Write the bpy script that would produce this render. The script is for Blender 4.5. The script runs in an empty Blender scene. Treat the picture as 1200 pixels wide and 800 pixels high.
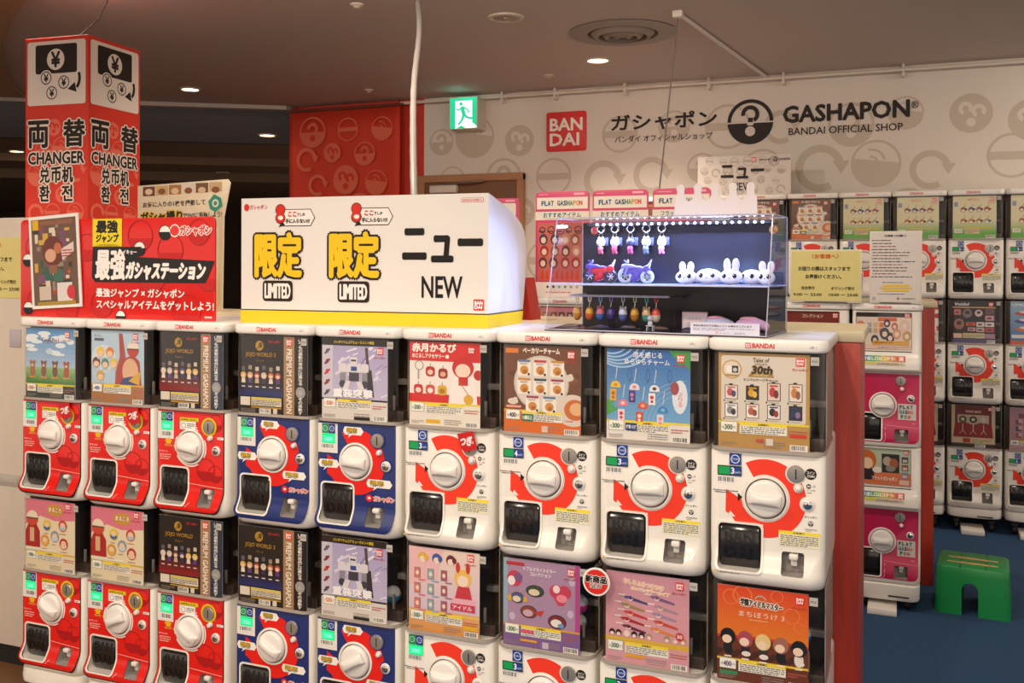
import bpy, bmesh, math, random
from mathutils import Vector, Matrix
from mathutils.geometry import tessellate_polygon
R = math.radians
sc = bpy.context.scene
col = sc.collection

# ------------------------------------------------------------------ camera, world, exposure
yaw, pitch, roll = 0.379792, 0.005235, -0.003829
fw = Vector((-math.sin(yaw), math.cos(yaw), 0)); rt = Vector((math.cos(yaw), math.sin(yaw), 0)); up = Vector((0, 0, 1))
fw2 = fw * math.cos(pitch) - up * math.sin(pitch); up2 = up * math.cos(pitch) + fw * math.sin(pitch)
Rr = rt * math.cos(roll) - up2 * math.sin(roll); Uu = rt * math.sin(roll) + up2 * math.cos(roll)
cd = bpy.data.cameras.new('camera'); cd.sensor_width = 36; cd.lens = 1130.0 / 1200 * 36; cd.shift_y = -80.17 / 1200
cd.clip_start = 0.05
cam = bpy.data.objects.new('camera', cd); col.objects.link(cam)
m = Matrix(((Rr.x, Uu.x, -fw2.x, 2.969), (Rr.y, Uu.y, -fw2.y, -2.5901), (Rr.z, Uu.z, -fw2.z, 1.5542), (0, 0, 0, 1)))
cam.matrix_world = m
sc.camera = cam
vs = sc.view_settings
vs.view_transform = 'Standard'; vs.look = 'None'; vs.gamma = 1; vs.use_curve_mapping = False
vs.exposure = 0.31
w = bpy.data.worlds.new('world'); sc.world = w; w.use_nodes = True
w.node_tree.nodes['Background'].inputs[0].default_value = (1.0, 0.83, 0.71, 1)
w.node_tree.nodes['Background'].inputs[1].default_value = 0.88
WARM = (1.0, 0.85, 0.70)

def lamp(kind, name, loc, energy, color=WARM, size=0.06, to=None, angle=150, blend=0.6, parent=None, sy=None):
    d = bpy.data.lights.new(name, kind); d.energy = energy; d.color = color
    if kind == 'AREA':
        d.size = size
        if sy: d.shape = 'RECTANGLE'; d.size_y = sy
    else:
        d.shadow_soft_size = size
    if kind == 'SPOT': d.spot_size = R(angle); d.spot_blend = blend
    o = bpy.data.objects.new(name, d); col.objects.link(o); o.location = loc
    if to is not None: o.rotation_euler = (Vector(to) - Vector(loc)).to_track_quat('-Z', 'Y').to_euler()
    if parent: o.parent = parent
    return o

CEIL = 2.88
# ceiling downlights of the shop aisle (behind and beside the viewer)
for i, (x, y, e) in enumerate([(-0.3, -1.3, 64), (1.1, -1.4, 60), (2.4, -1.5, 58), (3.6, -1.2, 36),
                               (0.4, -3.0, 130), (2.0, -3.4, 140), (3.4, -3.4, 110)]):
    lamp('SPOT', 'aisle_lamp', (x, y, CEIL - 0.03), e, size=0.05, to=(x, y + 0.35, 0), angle=160, blend=0.8)

# added fill spots outside the view, brightening the back wall and right side
for i, (x, y, e) in enumerate([(-0.6, 0.55, 60), (0.9, 0.6, 60), (2.1, 0.6, 38), (3.4, 0.7, 26), (5.0, 3.0, 60)]):
    lamp('SPOT', 'back_fill', (x, y, CEIL - 0.03), e, size=0.05, to=(x - (.6 if x > 4 else 0), y + 1.9, 0.4), angle=150, blend=0.8)
# ------------------------------------------------------------------ materials
def lin(c):
    c = c / 255.0
    return c / 12.92 if c <= 0.04045 else ((c + 0.055) / 1.055) ** 2.4
def rgb(h):
    if not isinstance(h, str): return tuple(h)
    h = h.lstrip('#'); return tuple(lin(int(h[i:i + 2], 16)) for i in (0, 2, 4))
MATS = {}
def mat(name, h, rough=0.45, metal=0.0, noise=0.06, scale=30, emit=None, estr=0, coat=0, bump=0, bscale=200, stretch=None):
    if name in MATS: return MATS[name]
    mt = bpy.data.materials.new(name); mt.use_nodes = True; nt = mt.node_tree; b = nt.nodes['Principled BSDF']
    c = rgb(h)
    tx = nt.nodes.new('ShaderNodeTexNoise'); tx.inputs['Scale'].default_value = scale; tx.inputs['Detail'].default_value = 3
    tc = nt.nodes.new('ShaderNodeTexCoord')
    if stretch:
        mp = nt.nodes.new('ShaderNodeMapping'); mp.inputs['Scale'].default_value = stretch
        nt.links.new(tc.outputs['Object'], mp.inputs['Vector']); nt.links.new(mp.outputs['Vector'], tx.inputs['Vector'])
    else: nt.links.new(tc.outputs['Object'], tx.inputs['Vector'])
    rp = nt.nodes.new('ShaderNodeMix'); rp.data_type = 'RGBA'
    rp.inputs[6].default_value = (*[max(0, v * (1 - noise)) for v in c], 1); rp.inputs[7].default_value = (*[min(1, v * (1 + noise)) for v in c], 1)
    nt.links.new(tx.outputs['Fac'], rp.inputs[0]); nt.links.new(rp.outputs[2], b.inputs['Base Color'])
    b.inputs['Roughness'].default_value = rough; b.inputs['Metallic'].default_value = metal
    if coat: b.inputs['Coat Weight'].default_value = coat; b.inputs['Coat Roughness'].default_value = 0.1
    if emit: b.inputs['Emission Color'].default_value = (*rgb(emit), 1); b.inputs['Emission Strength'].default_value = estr
    if bump:
        t2 = nt.nodes.new('ShaderNodeTexNoise'); t2.inputs['Scale'].default_value = bscale; t2.inputs['Detail'].default_value = 4
        nt.links.new(tc.outputs['Object'], t2.inputs['Vector'])
        bn = nt.nodes.new('ShaderNodeBump'); bn.inputs['Strength'].default_value = bump; bn.inputs['Distance'].default_value = 0.002
        nt.links.new(t2.outputs['Fac'], bn.inputs['Height']); nt.links.new(bn.outputs['Normal'], b.inputs['Normal'])
    MATS[name] = mt; return mt
def colmat(name, rough=0.4, emit=0.0, spec=0.5):
    if name in MATS: return MATS[name]
    mt = bpy.data.materials.new(name); mt.use_nodes = True; nt = mt.node_tree; b = nt.nodes['Principled BSDF']
    a = nt.nodes.new('ShaderNodeAttribute'); a.attribute_name = 'ink'
    nt.links.new(a.outputs['Color'], b.inputs['Base Color']); b.inputs['Roughness'].default_value = rough
    b.inputs['Specular IOR Level'].default_value = spec
    if emit:
        nt.links.new(a.outputs['Color'], b.inputs['Emission Color']); b.inputs['Emission Strength'].default_value = emit
    MATS[name] = mt; return mt
def clear(name, tint=(0.93, 0.93, 0.93), gloss=0.07, rough=0.04, edge=.45):
    if name in MATS: return MATS[name]
    mt = bpy.data.materials.new(name); mt.use_nodes = True; nt = mt.node_tree; nt.nodes.clear()
    o = nt.nodes.new('ShaderNodeOutputMaterial'); t = nt.nodes.new('ShaderNodeBsdfTransparent'); t.inputs[0].default_value = (*tint, 1)
    g = nt.nodes.new('ShaderNodeBsdfGlossy'); g.inputs['Roughness'].default_value = rough; g.inputs[0].default_value = (1, 1, 1, 1)
    lw = nt.nodes.new('ShaderNodeLayerWeight'); lw.inputs['Blend'].default_value = 0.35
    ma = nt.nodes.new('ShaderNodeMath'); ma.operation = 'MULTIPLY_ADD'; ma.inputs[1].default_value = edge; ma.inputs[2].default_value = gloss
    nt.links.new(lw.outputs['Facing'], ma.inputs[0])
    mx = nt.nodes.new('ShaderNodeMixShader'); nt.links.new(ma.outputs[0], mx.inputs[0]); nt.links.new(t.outputs[0], mx.inputs[1]); nt.links.new(g.outputs[0], mx.inputs[2])
    nt.links.new(mx.outputs[0], o.inputs[0]); MATS[name] = mt; return mt

WHITE = mat('white_plastic', 'e9e4da', 0.28, coat=0.15, noise=0.02)
LIDW = mat('lid_plastic', 'ece8e0', 0.3, noise=0.02)
GREY = mat('grey_plastic', '8f8b88', 0.4)
DARK = mat('smoked_inside', '3a2c22', 0.45)
BLACKP = mat('black_plastic', '1b1817', 0.22)
BLACKM = mat('matt_black', '141211', 0.6)
METAL = mat('steel', 'b9b4ac', 0.28, 0.9)
CHROME = mat('chrome', 'd8d6d2', 0.12, 1.0)
REDP = mat('red_panel', 'd8190f', 0.33, coat=0.15, noise=0.02)
BLUEP = mat('blue_panel', '122768', 0.35, coat=0.15, noise=0.25, scale=14)
PINKP = mat('pink_panel', 'b8124a', 0.35, coat=0.15, noise=0.02)
PANE = clear('clear_window', (0.985, 0.975, 0.96), 0.02, 0.06, .15)
ACRYL = clear('acrylic', (0.975, 0.975, 0.985), 0.012, 0.02, .14)
ACEDGE = mat('acrylic_edge', 'b9bcd2', 0.15)
INK = colmat('printed_card', 0.38)
INKM = colmat('printed_paper', 0.6, spec=0.3)
SCREEN = colmat('lit_display', 0.3, emit=.75)
EXITM = colmat('lit_sign', 0.4, emit=0.85)

# ------------------------------------------------------------------ object helpers
def link(name, data, parent=None, loc=(0, 0, 0), rot=None):
    o = bpy.data.objects.new(name, data); col.objects.link(o)
    if parent: o.parent = parent
    o.location = loc
    if rot: o.rotation_euler = rot
    return o
def tag(o, label=None, cat=None, group=None, kind=None):
    if label: o['label'] = label
    if cat: o['category'] = cat
    if group: o['group'] = group
    if kind: o['kind'] = kind
    return o
def empty(name, label, cat, loc=(0, 0, 0), rz=0, group=None):
    o = link(name, None, None, loc, (0, 0, rz)); o.empty_display_size = 0.05
    return tag(o, label, cat, group)
def finish(bm, name, mats, smooth=35, recalc=True):
    if recalc: bmesh.ops.recalc_face_normals(bm, faces=bm.faces)
    me = bpy.data.meshes.new(name); bm.to_mesh(me); bm.free()
    for q in (mats if isinstance(mats, (list, tuple)) else [mats]): me.materials.append(q)
    if smooth:
        me.shade_smooth(); me.set_sharp_from_angle(angle=R(smooth))
    return me
def rrpts(x0, x1, y0, y1, r, n=5):
    rs = r if isinstance(r, (list, tuple)) else [r] * 4   # order: (x0,y0),(x1,y0),(x1,y1),(x0,y1)
    out = []
    for (cx, cy, a, rr) in ((x0 + rs[0], y0 + rs[0], 180, rs[0]), (x1 - rs[1], y0 + rs[1], 270, rs[1]), (x1 - rs[2], y1 - rs[2], 0, rs[2]), (x0 + rs[3], y1 - rs[3], 90, rs[3])):
        if rr <= 1e-6: out.append((cx, cy)); continue
        for k in range(n + 1):
            t = R(a + 90 * k / n); out.append((cx + rr * math.cos(t), cy + rr * math.sin(t)))
    return out
def loft(bm, rings, cap=True, mi=0, closed=True):
    vs_ = [[bm.verts.new(p) for p in rg] for rg in rings]
    n = len(rings[0])
    for a, b in zip(vs_, vs_[1:]):
        for i in range(n if closed else n - 1):
            f = bm.faces.new((a[i], a[(i + 1) % n], b[(i + 1) % n], b[i])); f.material_index = mi
    if cap:
        f = bm.faces.new(vs_[0][::-1]); f.material_index = mi
        f = bm.faces.new(vs_[-1]); f.material_index = mi
    return vs_
def prism(bm, pts, axis, a, b, bevel=0.0, mi=0):
    """polygon pts extruded along an axis between a and b; bevel shrinks both ends"""
    def P(p, t):
        return {'x': (t, p[0], p[1]), 'y': (p[0], t, p[1]), 'z': (p[0], p[1], t)}[axis]
    if bevel:
        cx = sum(p[0] for p in pts) / len(pts); cy = sum(p[1] for p in pts) / len(pts)
        w_ = max(p[0] for p in pts) - min(p[0] for p in pts); h_ = max(p[1] for p in pts) - min(p[1] for p in pts)
        def sh(d): return [(cx + (p[0] - cx) * (1 - 2 * d / w_), cy + (p[1] - cy) * (1 - 2 * d / h_)) for p in pts]
        s = 1 if b > a else -1
        levels = [(sh(bevel), a), (sh(bevel * .3), a + s * bevel * .3), (pts, a + s * bevel), (pts, b - s * bevel), (sh(bevel * .3), b - s * bevel * .3), (sh(bevel), b)]
    else:
        levels = [(pts, a), (pts, b)]
    return loft(bm, [[P(p, t) for p in q] for q, t in levels], True, mi)
def box(bm, x0, x1, y0, y1, z0, z1, bevel=0.0, r=0.0, mi=0):
    return prism(bm, rrpts(x0, x1, y0, y1, r, 4), 'z', z0, z1, bevel, mi)
def lathe(bm, prof, seg=32, axis='z', c=(0, 0, 0), mi=0, cap=True):
    rings = []
    for r, h in prof:
        rg = []
        for k in range(seg):
            t = 2 * math.pi * k / seg; a, b = r * math.cos(t), r * math.sin(t)
            p = {'z': (a, b, h), 'y': (a, h, b), 'x': (h, a, b)}[axis]
            rg.append((p[0] + c[0], p[1] + c[1], p[2] + c[2]))
        rings.append(rg)
    return loft(bm, rings, cap, mi)
def tube(bm, pts, r, seg=8, mi=0, closed=False):
    pts = [Vector(p) for p in pts]; rings = []; n = len(pts); prev = None
    for i, p in enumerate(pts):
        if closed: d = pts[(i + 1) % n] - pts[i - 1]
        else: d = pts[min(i + 1, n - 1)] - pts[max(i - 1, 0)]
        d.normalize()
        if prev is None:
            u = d.orthogonal().normalized()
        else:
            u = (prev - d * prev.dot(d)).normalized()
        prev = u; v = d.cross(u)
        rr = r[i] if isinstance(r, (list, tuple)) else r
        rings.append([p + u * rr * math.cos(2 * math.pi * k / seg) + v * rr * math.sin(2 * math.pi * k / seg) for k in range(seg)])
    if closed: rings.append(rings[0])
    return loft(bm, rings, not closed, mi)
def ellipsoid(bm, c, r, seg=20, mi=0, rot=None):
    mt = Matrix.Translation(c) @ (rot.to_4x4() if rot else Matrix.Identity(4)) @ Matrix.Diagonal((*r, 1))
    ret = bmesh.ops.create_uvsphere(bm, u_segments=seg, v_segments=max(6, seg // 2), radius=1, matrix=mt)
    for v in ret['verts']:
        for f in v.link_faces: f.material_index = mi
def from_mod(me, setup):
    """apply modifiers to a mesh datablock"""
    o = bpy.data.objects.new('tmp', me); col.objects.link(o); setup(o)
    dg = bpy.context.evaluated_depsgraph_get()
    out = bpy.data.meshes.new_from_object(o.evaluated_get(dg), depsgraph=dg)
    bpy.data.objects.remove(o); return out
def boolean(me, cutters, op='DIFFERENCE'):
    obs = [bpy.data.objects.new('cut', c) for c in cutters]
    for o in obs: col.objects.link(o)
    def setup(o):
        for c in obs:
            md = o.modifiers.new('b', 'BOOLEAN'); md.operation = op; md.solver = 'EXACT'; md.object = c; md.material_mode = 'TRANSFER'
    out = from_mod(me, setup)
    for o in obs: bpy.data.objects.remove(o)
    return out
def sharpen(me, ang=35):
    me.shade_smooth(); me.set_sharp_from_angle(angle=R(ang)); return me
def blend_blob(name, parts, material, voxel=0.004):
    bm = bmesh.new()
    for c, r in parts: ellipsoid(bm, c, r, 20)
    me = finish(bm, name, material, 0)
    def setup(o):
        md = o.modifiers.new('r', 'REMESH'); md.mode = 'VOXEL'; md.voxel_size = voxel
        s = o.modifiers.new('s', 'SMOOTH'); s.iterations = 6
    out = from_mod(me, setup); out.materials.clear(); out.materials.append(material); out.shade_smooth(); return out

# ------------------------------------------------------------------ printed art: flat colour shapes on thin layers
TXT = {}
def text_geo(s, bold):
    k = (s, bold)
    if k not in TXT:
        c = bpy.data.curves.new('t', 'FONT'); c.body = s; c.offset = bold; c.resolution_u = 2; c.fill_mode = 'FRONT'
        o = bpy.data.objects.new('t', c); col.objects.link(o)
        dg = bpy.context.evaluated_depsgraph_get()
        me = bpy.data.meshes.new_from_object(o.evaluated_get(dg), depsgraph=dg)
        vs_ = [(v.co.x, v.co.y) for v in me.vertices]; fs = [tuple(p.vertices) for p in me.polygons]
        bpy.data.objects.remove(o); bpy.data.curves.remove(c); bpy.data.meshes.remove(me)
        TXT[k] = (vs_, fs)
    return TXT[k]
class Art:
    def __init__(s, seed=1): s.v = []; s.f = []; s.c = []; s.k = 0; s.rnd = random.Random(seed)
    def _add(s, vs_, fs, c, l):
        s.k += 1; q_ = (s.k % 40) * 8e-6
        o = len(s.v); s.v += [(x, y, l, q_) for x, y in vs_]; s.f += [tuple(i + o for i in f) for f in fs]; s.c += [rgb(c)] * len(fs)
    def poly(s, pts, c, l=1):
        tri = tessellate_polygon([[Vector((x, y, 0)) for x, y in pts]])
        s._add(pts, [t for t in tri], c, l)
    def clip(s, x0, y0, x1, y1):
        """cut everything to the sheet's own edges"""
        V, F, Cc = [], [], []
        for f, c in zip(s.f, s.c):
            p = [s.v[i] for i in f]
            for ax, lim, sg in ((0, x0, 1), (0, x1, -1), (1, y0, 1), (1, y1, -1)):
                if not p: break
                if all((q[ax] - lim) * sg >= 0 for q in p): continue
                o_ = []
                for a, b in zip(p, p[1:] + p[:1]):
                    da, db = (a[ax] - lim) * sg, (b[ax] - lim) * sg
                    if da >= 0: o_.append(a)
                    if (da > 0 > db) or (da < 0 < db):
                        t = da / (da - db); o_.append((a[0] + (b[0] - a[0]) * t, a[1] + (b[1] - a[1]) * t, a[2], a[3]))
                p = o_
            if len(p) >= 3: F.append(tuple(range(len(V), len(V) + len(p)))); V += p; Cc.append(c)
        s.v, s.f, s.c = V, F, Cc
    def cut(s, x0, y0, x1, y1):
        """remove everything inside a rectangle (an opening in the panel)"""
        big = 1e3
        parts = ((-big, -big, x0, big), (x1, -big, big, big), (x0, -big, x1, y0), (x0, y1, x1, big))
        V, F, Cc = [], [], []
        for q in parts:
            b = Art(); b.v, b.f, b.c = list(s.v), list(s.f), list(s.c); b.clip(*q); o_ = len(V)
            V += b.v; F += [tuple(i + o_ for i in f) for f in b.f]; Cc += b.c
        s.v, s.f, s.c = V, F, Cc
    def rect(s, x, y, w_, h, c, l=1): s._add([(x, y), (x + w_, y), (x + w_, y + h), (x, y + h)], [(0, 1, 2, 3)], c, l)
    def grad(s, x, y, w_, h, c0, c1, l=0, n=14):
        a, b = rgb(c0), rgb(c1)
        for i in range(n):
            t = i / (n - 1); s.rect(x, y + h * i / n, w_, h / n, tuple(a[k] * (1 - t) + b[k] * t for k in range(3)), l)
    def rrect(s, x, y, w_, h, r, c, l=1): s._add(rrpts(x, x + w_, y, y + h, r, 4), [tuple(range(20))], c, l)
    def ell(s, cx, cy, rx, ry, c, l=1, a0=0, a1=360, n=24):
        pts = [(cx + rx * math.cos(R(a0 + (a1 - a0) * k / n)), cy + ry * math.sin(R(a0 + (a1 - a0) * k / n))) for k in range(n + (0 if a1 - a0 >= 360 else 1))]
        s._add(pts, [tuple(range(len(pts)))], c, l)
    def ring(s, cx, cy, r0, r1, c, l=1, a0=0, a1=360, n=40, e=1.0):
        p = []; f = []
        for k in range(n + 1):
            t = R(a0 + (a1 - a0) * k / n); p += [(cx + r0 * math.cos(t), cy + e * r0 * math.sin(t)), (cx + r1 * math.cos(t), cy + e * r1 * math.sin(t))]
            if k: f.append((2 * k - 2, 2 * k - 1, 2 * k + 1, 2 * k))
        s._add(p, f, c, l)
    def line(s, x0, y0, x1, y1, t, c, l=1):
        d = Vector((x1 - x0, y1 - y0)); d.normalize(); nx, ny = -d.y * t / 2, d.x * t / 2
        s._add([(x0 + nx, y0 + ny), (x1 + nx, y1 + ny), (x1 - nx, y1 - ny), (x0 - nx, y0 - ny)], [(0, 1, 2, 3)], c, l)
    def text(s, t, x, y, w_, h, c, l=2, bold=0.0, rot=0, shear=0, out=0, outc='ffffff', out2=0, out2c='000000', slope=0):
        """text fitted into the box x,y,w,h (w None keeps proportions); rot -90 or 90 turns it inside the box"""
        fat = bold if bold >= .03 else 0
        vs_, fs = text_geo(t, 0 if fat else bold)
        if not vs_: return
        x0 = min(v[0] for v in vs_); x1 = max(v[0] for v in vs_); y0 = min(v[1] for v in vs_); y1 = max(v[1] for v in vs_)
        bw, bh = (h, w_) if rot else (w_, h)
        sy = bh / max(y1 - y0, 1e-4); sx = sy if bw is None else bw / max(x1 - x0, 1e-4)
        if bw is None: bw = sx * (x1 - x0)
        p = []
        for a, b in vs_:
            u, v = (a - x0) * sx, (b - y0) * sy; u += shear * v; v += slope * u
            if rot == -90: u, v = v, bw - u
            elif rot == 90: u, v = bh - v, u
            p.append((x + u, y + v))
        for o_, oc, ll in ((out2, out2c, l), (out, outc, l + (1 if out2 else 0))):
            if o_:
                for k in range(10):
                    e_ = o_ + (fat * h if fat else 0); dx, dy = e_ * math.cos(k * math.pi / 5), e_ * math.sin(k * math.pi / 5)
                    s._add([(a + dx, b + dy) for a, b in p], fs, oc, ll)
        ll = l + (1 if out else 0) + (1 if out2 else 0)
        if fat:
            r_ = fat * h / max(.7, y1 - y0) * (1 if not rot else w_ / h)
            for k in range(8): s._add([(a + r_ * math.cos(k * math.pi / 4), b + r_ * math.sin(k * math.pi / 4)) for a, b in p], fs, c, ll)
        s._add(p, fs, c, ll)
    def vtext(s, t, x, y, w_, h, c, l=2, bold=0.0, gap=0.12):
        n = len(t); ch = h / n
        for i, q in enumerate(t): s.text(q, x, y + h - (i + 1) * ch + ch * gap / 2, w_, ch * (1 - gap), c, l, bold)
    def dashes(s, x, y, w_, h, rows, c='77736e', l=2, dens=0.75):
        rh = h / rows
        for r_ in range(rows):
            cx = x; end = x + w_ * (1 if r_ < rows - 1 else s.rnd.uniform(.5, 1))
            while cx < end - w_ * .02:
                L = min(w_ * s.rnd.uniform(.02, .12), end - cx)
                s.rect(cx, y + h - (r_ + 1) * rh + rh * .25, L, rh * .5, c, l); cx += L + w_ * s.rnd.uniform(.012, .03)
    def barcode(s, x, y, w_, h, l=2):
        s.rect(x, y, w_, h, 'f2f0ea', l); cx = x + w_ * .06
        while cx < x + w_ * .92:
            b = w_ * s.rnd.uniform(.012, .05); s.rect(cx, y + h * .18, b, h * .72, '222222', l + 1); cx += b + w_ * s.rnd.uniform(.015, .05)
    def badge(s, x, y, w_, l=2, bg='e0231b', fg='ffffff', h=None):
        h = h or w_
        s.rrect(x, y, w_, h, w_ * .07, bg, l)
        s.text('BAN', x + w_ * .12, y + h * .53, w_ * .76, h * .31, fg, l + 1, .035); s.text('DAI', x + w_ * .12, y + h * .15, w_ * .70, h * .31, fg, l + 1, .035)
    def mark(s, cx, cy, r, c, bg, l=2):
        """round capsule mark: dark lower half, ring on top, hooked sign in the middle"""
        s.ring(cx, cy, r * .84, r, c, l, 0, 180); s.ell(cx, cy, r, r, c, l, 180, 360)
        s.rect(cx - r, cy - r * .06, 2 * r, r * .06, bg, l + 1)
        s.ring(cx, cy + r * .33, r * .2, r * .44, bg, l + 1, -90, 190); s.ring(cx, cy + r * .33, r * .22, r * .40, c, l + 2, -60, 190)
        s.rect(cx - r * .13, cy - r * .16, r * .26, r * .32, bg, l + 2); s.rect(cx - r * .1, cy - r * .02, r * .22, r * .2, c, l + 3)
        s.ell(cx, cy - r * .42, r * .22, r * .22, bg, l + 2)
    def mesh(s, name, sx, sz, material, fn=None, dl=0.0003, off=(0, 0)):
        """canvas x,y -> object x,z ; layers step towards -Y ; fn(x,z) gives the surface y"""
        me = bpy.data.meshes.new(name); vs_ = []
        dl = max(dl, .00034)
        for x, y, l, q_ in s.v:
            X, Z = x * sx + off[0], y * sz + off[1]
            vs_.append((X, (fn(X, Z) if fn else 0) - dl * (l + 1) - q_, Z))
        me.from_pydata(vs_, [], s.f)
        a = me.attributes.new('ink', 'FLOAT_COLOR', 'FACE')
        flat = []
        for c in s.c: flat += [c[0], c[1], c[2], 1.0]
        a.data.foreach_set('color', flat); me.materials.append(material)
        # faces towards -Y
        me.update(); flip = [p.index for p in me.polygons if p.normal.y > 0]
        if flip:
            bm = bmesh.new(); bm.from_mesh(me); bm.faces.ensure_lookup_table()
            bmesh.ops.reverse_faces(bm, faces=[bm.faces[i] for i in flip]); bm.to_mesh(me); bm.free()
        return me
def motif(a, cx, cy, r, kind, c, bg, l=1):
    if kind == 0:
        a.ring(cx, cy, r * .68, r, c, l, 20, 300); t = R(20)
        a.poly([(cx + r * .5, cy + r * .3), (cx + r * 1.2, cy + r * .3), (cx + r * .85, cy - r * .25)], c, l)
    elif kind == 1:
        a.ring(cx, cy, r * .87, r, c, l); a.ell(cx, cy, r * .87, r * .87, c, l, 180, 360); a.ring(cx, cy + r * .2, r * .2, r * .42, c, l, -90, 180); a.ell(cx, cy - r * .4, r * .2, r * .2, bg, l + 1)
    elif kind == 2:
        a.ring(cx, cy, r * .88, r, c, l); a.rect(cx - r * .88, cy - r * .18, r * 1.76, r * .36, c, l)
    elif kind == 3:
        a.ell(cx, cy, r, r, c, l, 165, 360); a.ring(cx, cy, r * .9, r, c, l, 0, 180)
        for k in (.3, .6): a.ring(cx - r * .2, cy + r * .05, r * (k - .1), r * k, c if True else bg, l, 10, 100)
    else:
        a.ell(cx, cy, r, r, c, l)
        a.ring(cx - r * .25, cy + r * .25, r * .14, r * .34, bg, l + 1, -40, 250); a.ring(cx + r * .35, cy + r * .1, r * .14, r * .34, bg, l + 1, -40, 250); a.ell(cx, cy - r * .45, r * .22, r * .22, bg, l + 1)
def motifs(a, x0, x1, y0, y1, step, r, c, bg, l, seed=3):
    rn = random.Random(seed); k = 0; y = y0
    row = 0
    while y <= y1:
        x = x0 + (step / 2 if row % 2 else 0)
        while x <= x1:
            rr = r * rn.uniform(.68, 1.1); px = min(max(x + rn.uniform(-.12, .12) * step, x0 + rr * .6), x1 - rr * .6); py = min(max(y + rn.uniform(-.12, .12) * step, y0), y1)
            motif(a, px, py, rr, rn.randrange(5), c, bg, l); x += step
        y += step * .78; row += 1

# ------------------------------------------------------------------ the setting
def structure(name, me, loc=(0, 0, 0)): return tag(link(name, me, None, loc), kind='structure')
def poly_slab(name, pts, z0, z1, material):
    bm = bmesh.new(); prism(bm, pts, 'z', z0, z1); return structure(name, finish(bm, name, material, 0))
def wood_mat():
    mt = mat('wood_floor', '6b4a2e', 0.4, noise=0.25, scale=4); return mt
CARPET = mat('blue_carpet', '1f4468', 0.95, noise=0.35, scale=90, bump=0.6, bscale=400)
WALLW = mat('wallpaper', 'd8cfc4', 0.75, noise=0.02)
CEILM = mat('ceiling_paint', 'b9aca5', 0.9, noise=0.03)
BEIGE = mat('ceiling_beige', 'a98c6c', 0.9)
DARKC = mat('recess_dark', '3c3638', 0.8)
FARW = mat('far_wall_brown', '3d2a1e', 0.8, noise=0.2, scale=2)
LOWC = mat('lower_ceiling', '7d6650', 0.85)
REDW = mat('red_wall', 'c7331f', 0.6, noise=0.03)
structure('floor', (lambda bm: (box(bm, 1.35, 9, -7, 4.25, -0.1, 0), finish(bm, 'floor', CARPET, 0))[1])(bmesh.new()))
structure('floor_wood', (lambda bm: (box(bm, -24, 1.35, -7, 14, -0.1, 0), finish(bm, 'floor_wood', wood_mat(), 0))[1])(bmesh.new()))
poly_slab('ceiling', [(9, -7), (9, 4.3), (-1.70, 4.3), (-1.70, 4.08), (-3.6, 2.90), (-12, -2.3), (-12, -7)], CEIL, CEIL + .08, CEILM)
poly_slab('ceiling_beige', [(-3.36, 3.0), (-2.95, 2.50), (-2.455, 2.03), (-1.90, 1.55), (-1.42, 1.20), (-1.08, .975), (-.5, .68), (.1, .45), (.1, -7), (-12, -7), (-12, -2.35)], CEIL - .012, CEIL - .002, BEIGE)
poly_slab('trim_ceiling', [(-1.71, 4.10), (-12, -2.28), (-12, -2.20), (-1.71, 4.18)], CEIL - .03, CEIL + .06, mat('pale_trim', 'b5a9a0', .6))
poly_slab('ceiling_recess', [(-1.6, 4.2), (-12, -2.2), (-12, 15), (1, 15), (1, 4.4)], 3.25, 3.33, DARKC)
poly_slab('ceiling_fascia', [(-1.75, 4.6), (-12, -1.75), (-12, -1.69), (-1.75, 4.66)], 2.62, 3.25, DARKC)
poly_slab('ceiling_lower', [(-1.75, 4.62), (-12, -1.73), (-24, -1.73), (-24, 15), (1, 15), (1, 4.62)], 2.62, 2.70, LOWC)
for k_, (d_, z_) in enumerate(((1.4, .07), (3.2, .10))):
    poly_slab('ceiling_beam', [(-1.75, 4.6 + d_), (-12, -1.75 + d_), (-12, -1.55 + d_), (-1.75, 4.8 + d_)], 2.62 - z_, 2.63, LOWC)
structure('wall_far', (lambda bm: (box(bm, -24, 1, 11.5, 11.6, 0, 2.7), finish(bm, 'wall_far', FARW, 0))[1])(bmesh.new()))
structure('wall_left', (lambda bm: (box(bm, -24.1, -24, -2.2, 11.6, 0, 2.7), finish(bm, 'wall_left', FARW, 0))[1])(bmesh.new()))
wb = structure('wall_back', (lambda bm: (box(bm, -0.49, 9, 4.2, 4.3, 0, CEIL), finish(bm, 'wall_back', WALLW, 0))[1])(bmesh.new()))
structure('wall_red', (lambda bm: (box(bm, -1.71, -0.49, 4.2, 4.3, 0, CEIL), finish(bm, 'wall_red', REDW, 0))[1])(bmesh.new()))
a = Art(5); motifs(a, 0.0, 4.9, 1.35, 2.8, .38, .15, 'c2b5a5', 'd8cfc4', 0, 11)
p = link('wallpaper_print', a.mesh('wallpaper_print', 1, 1, INKM, dl=.0006, off=(-.4, 0)), wb, (0, 4.2, 0)); tag(p, kind='structure')
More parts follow.
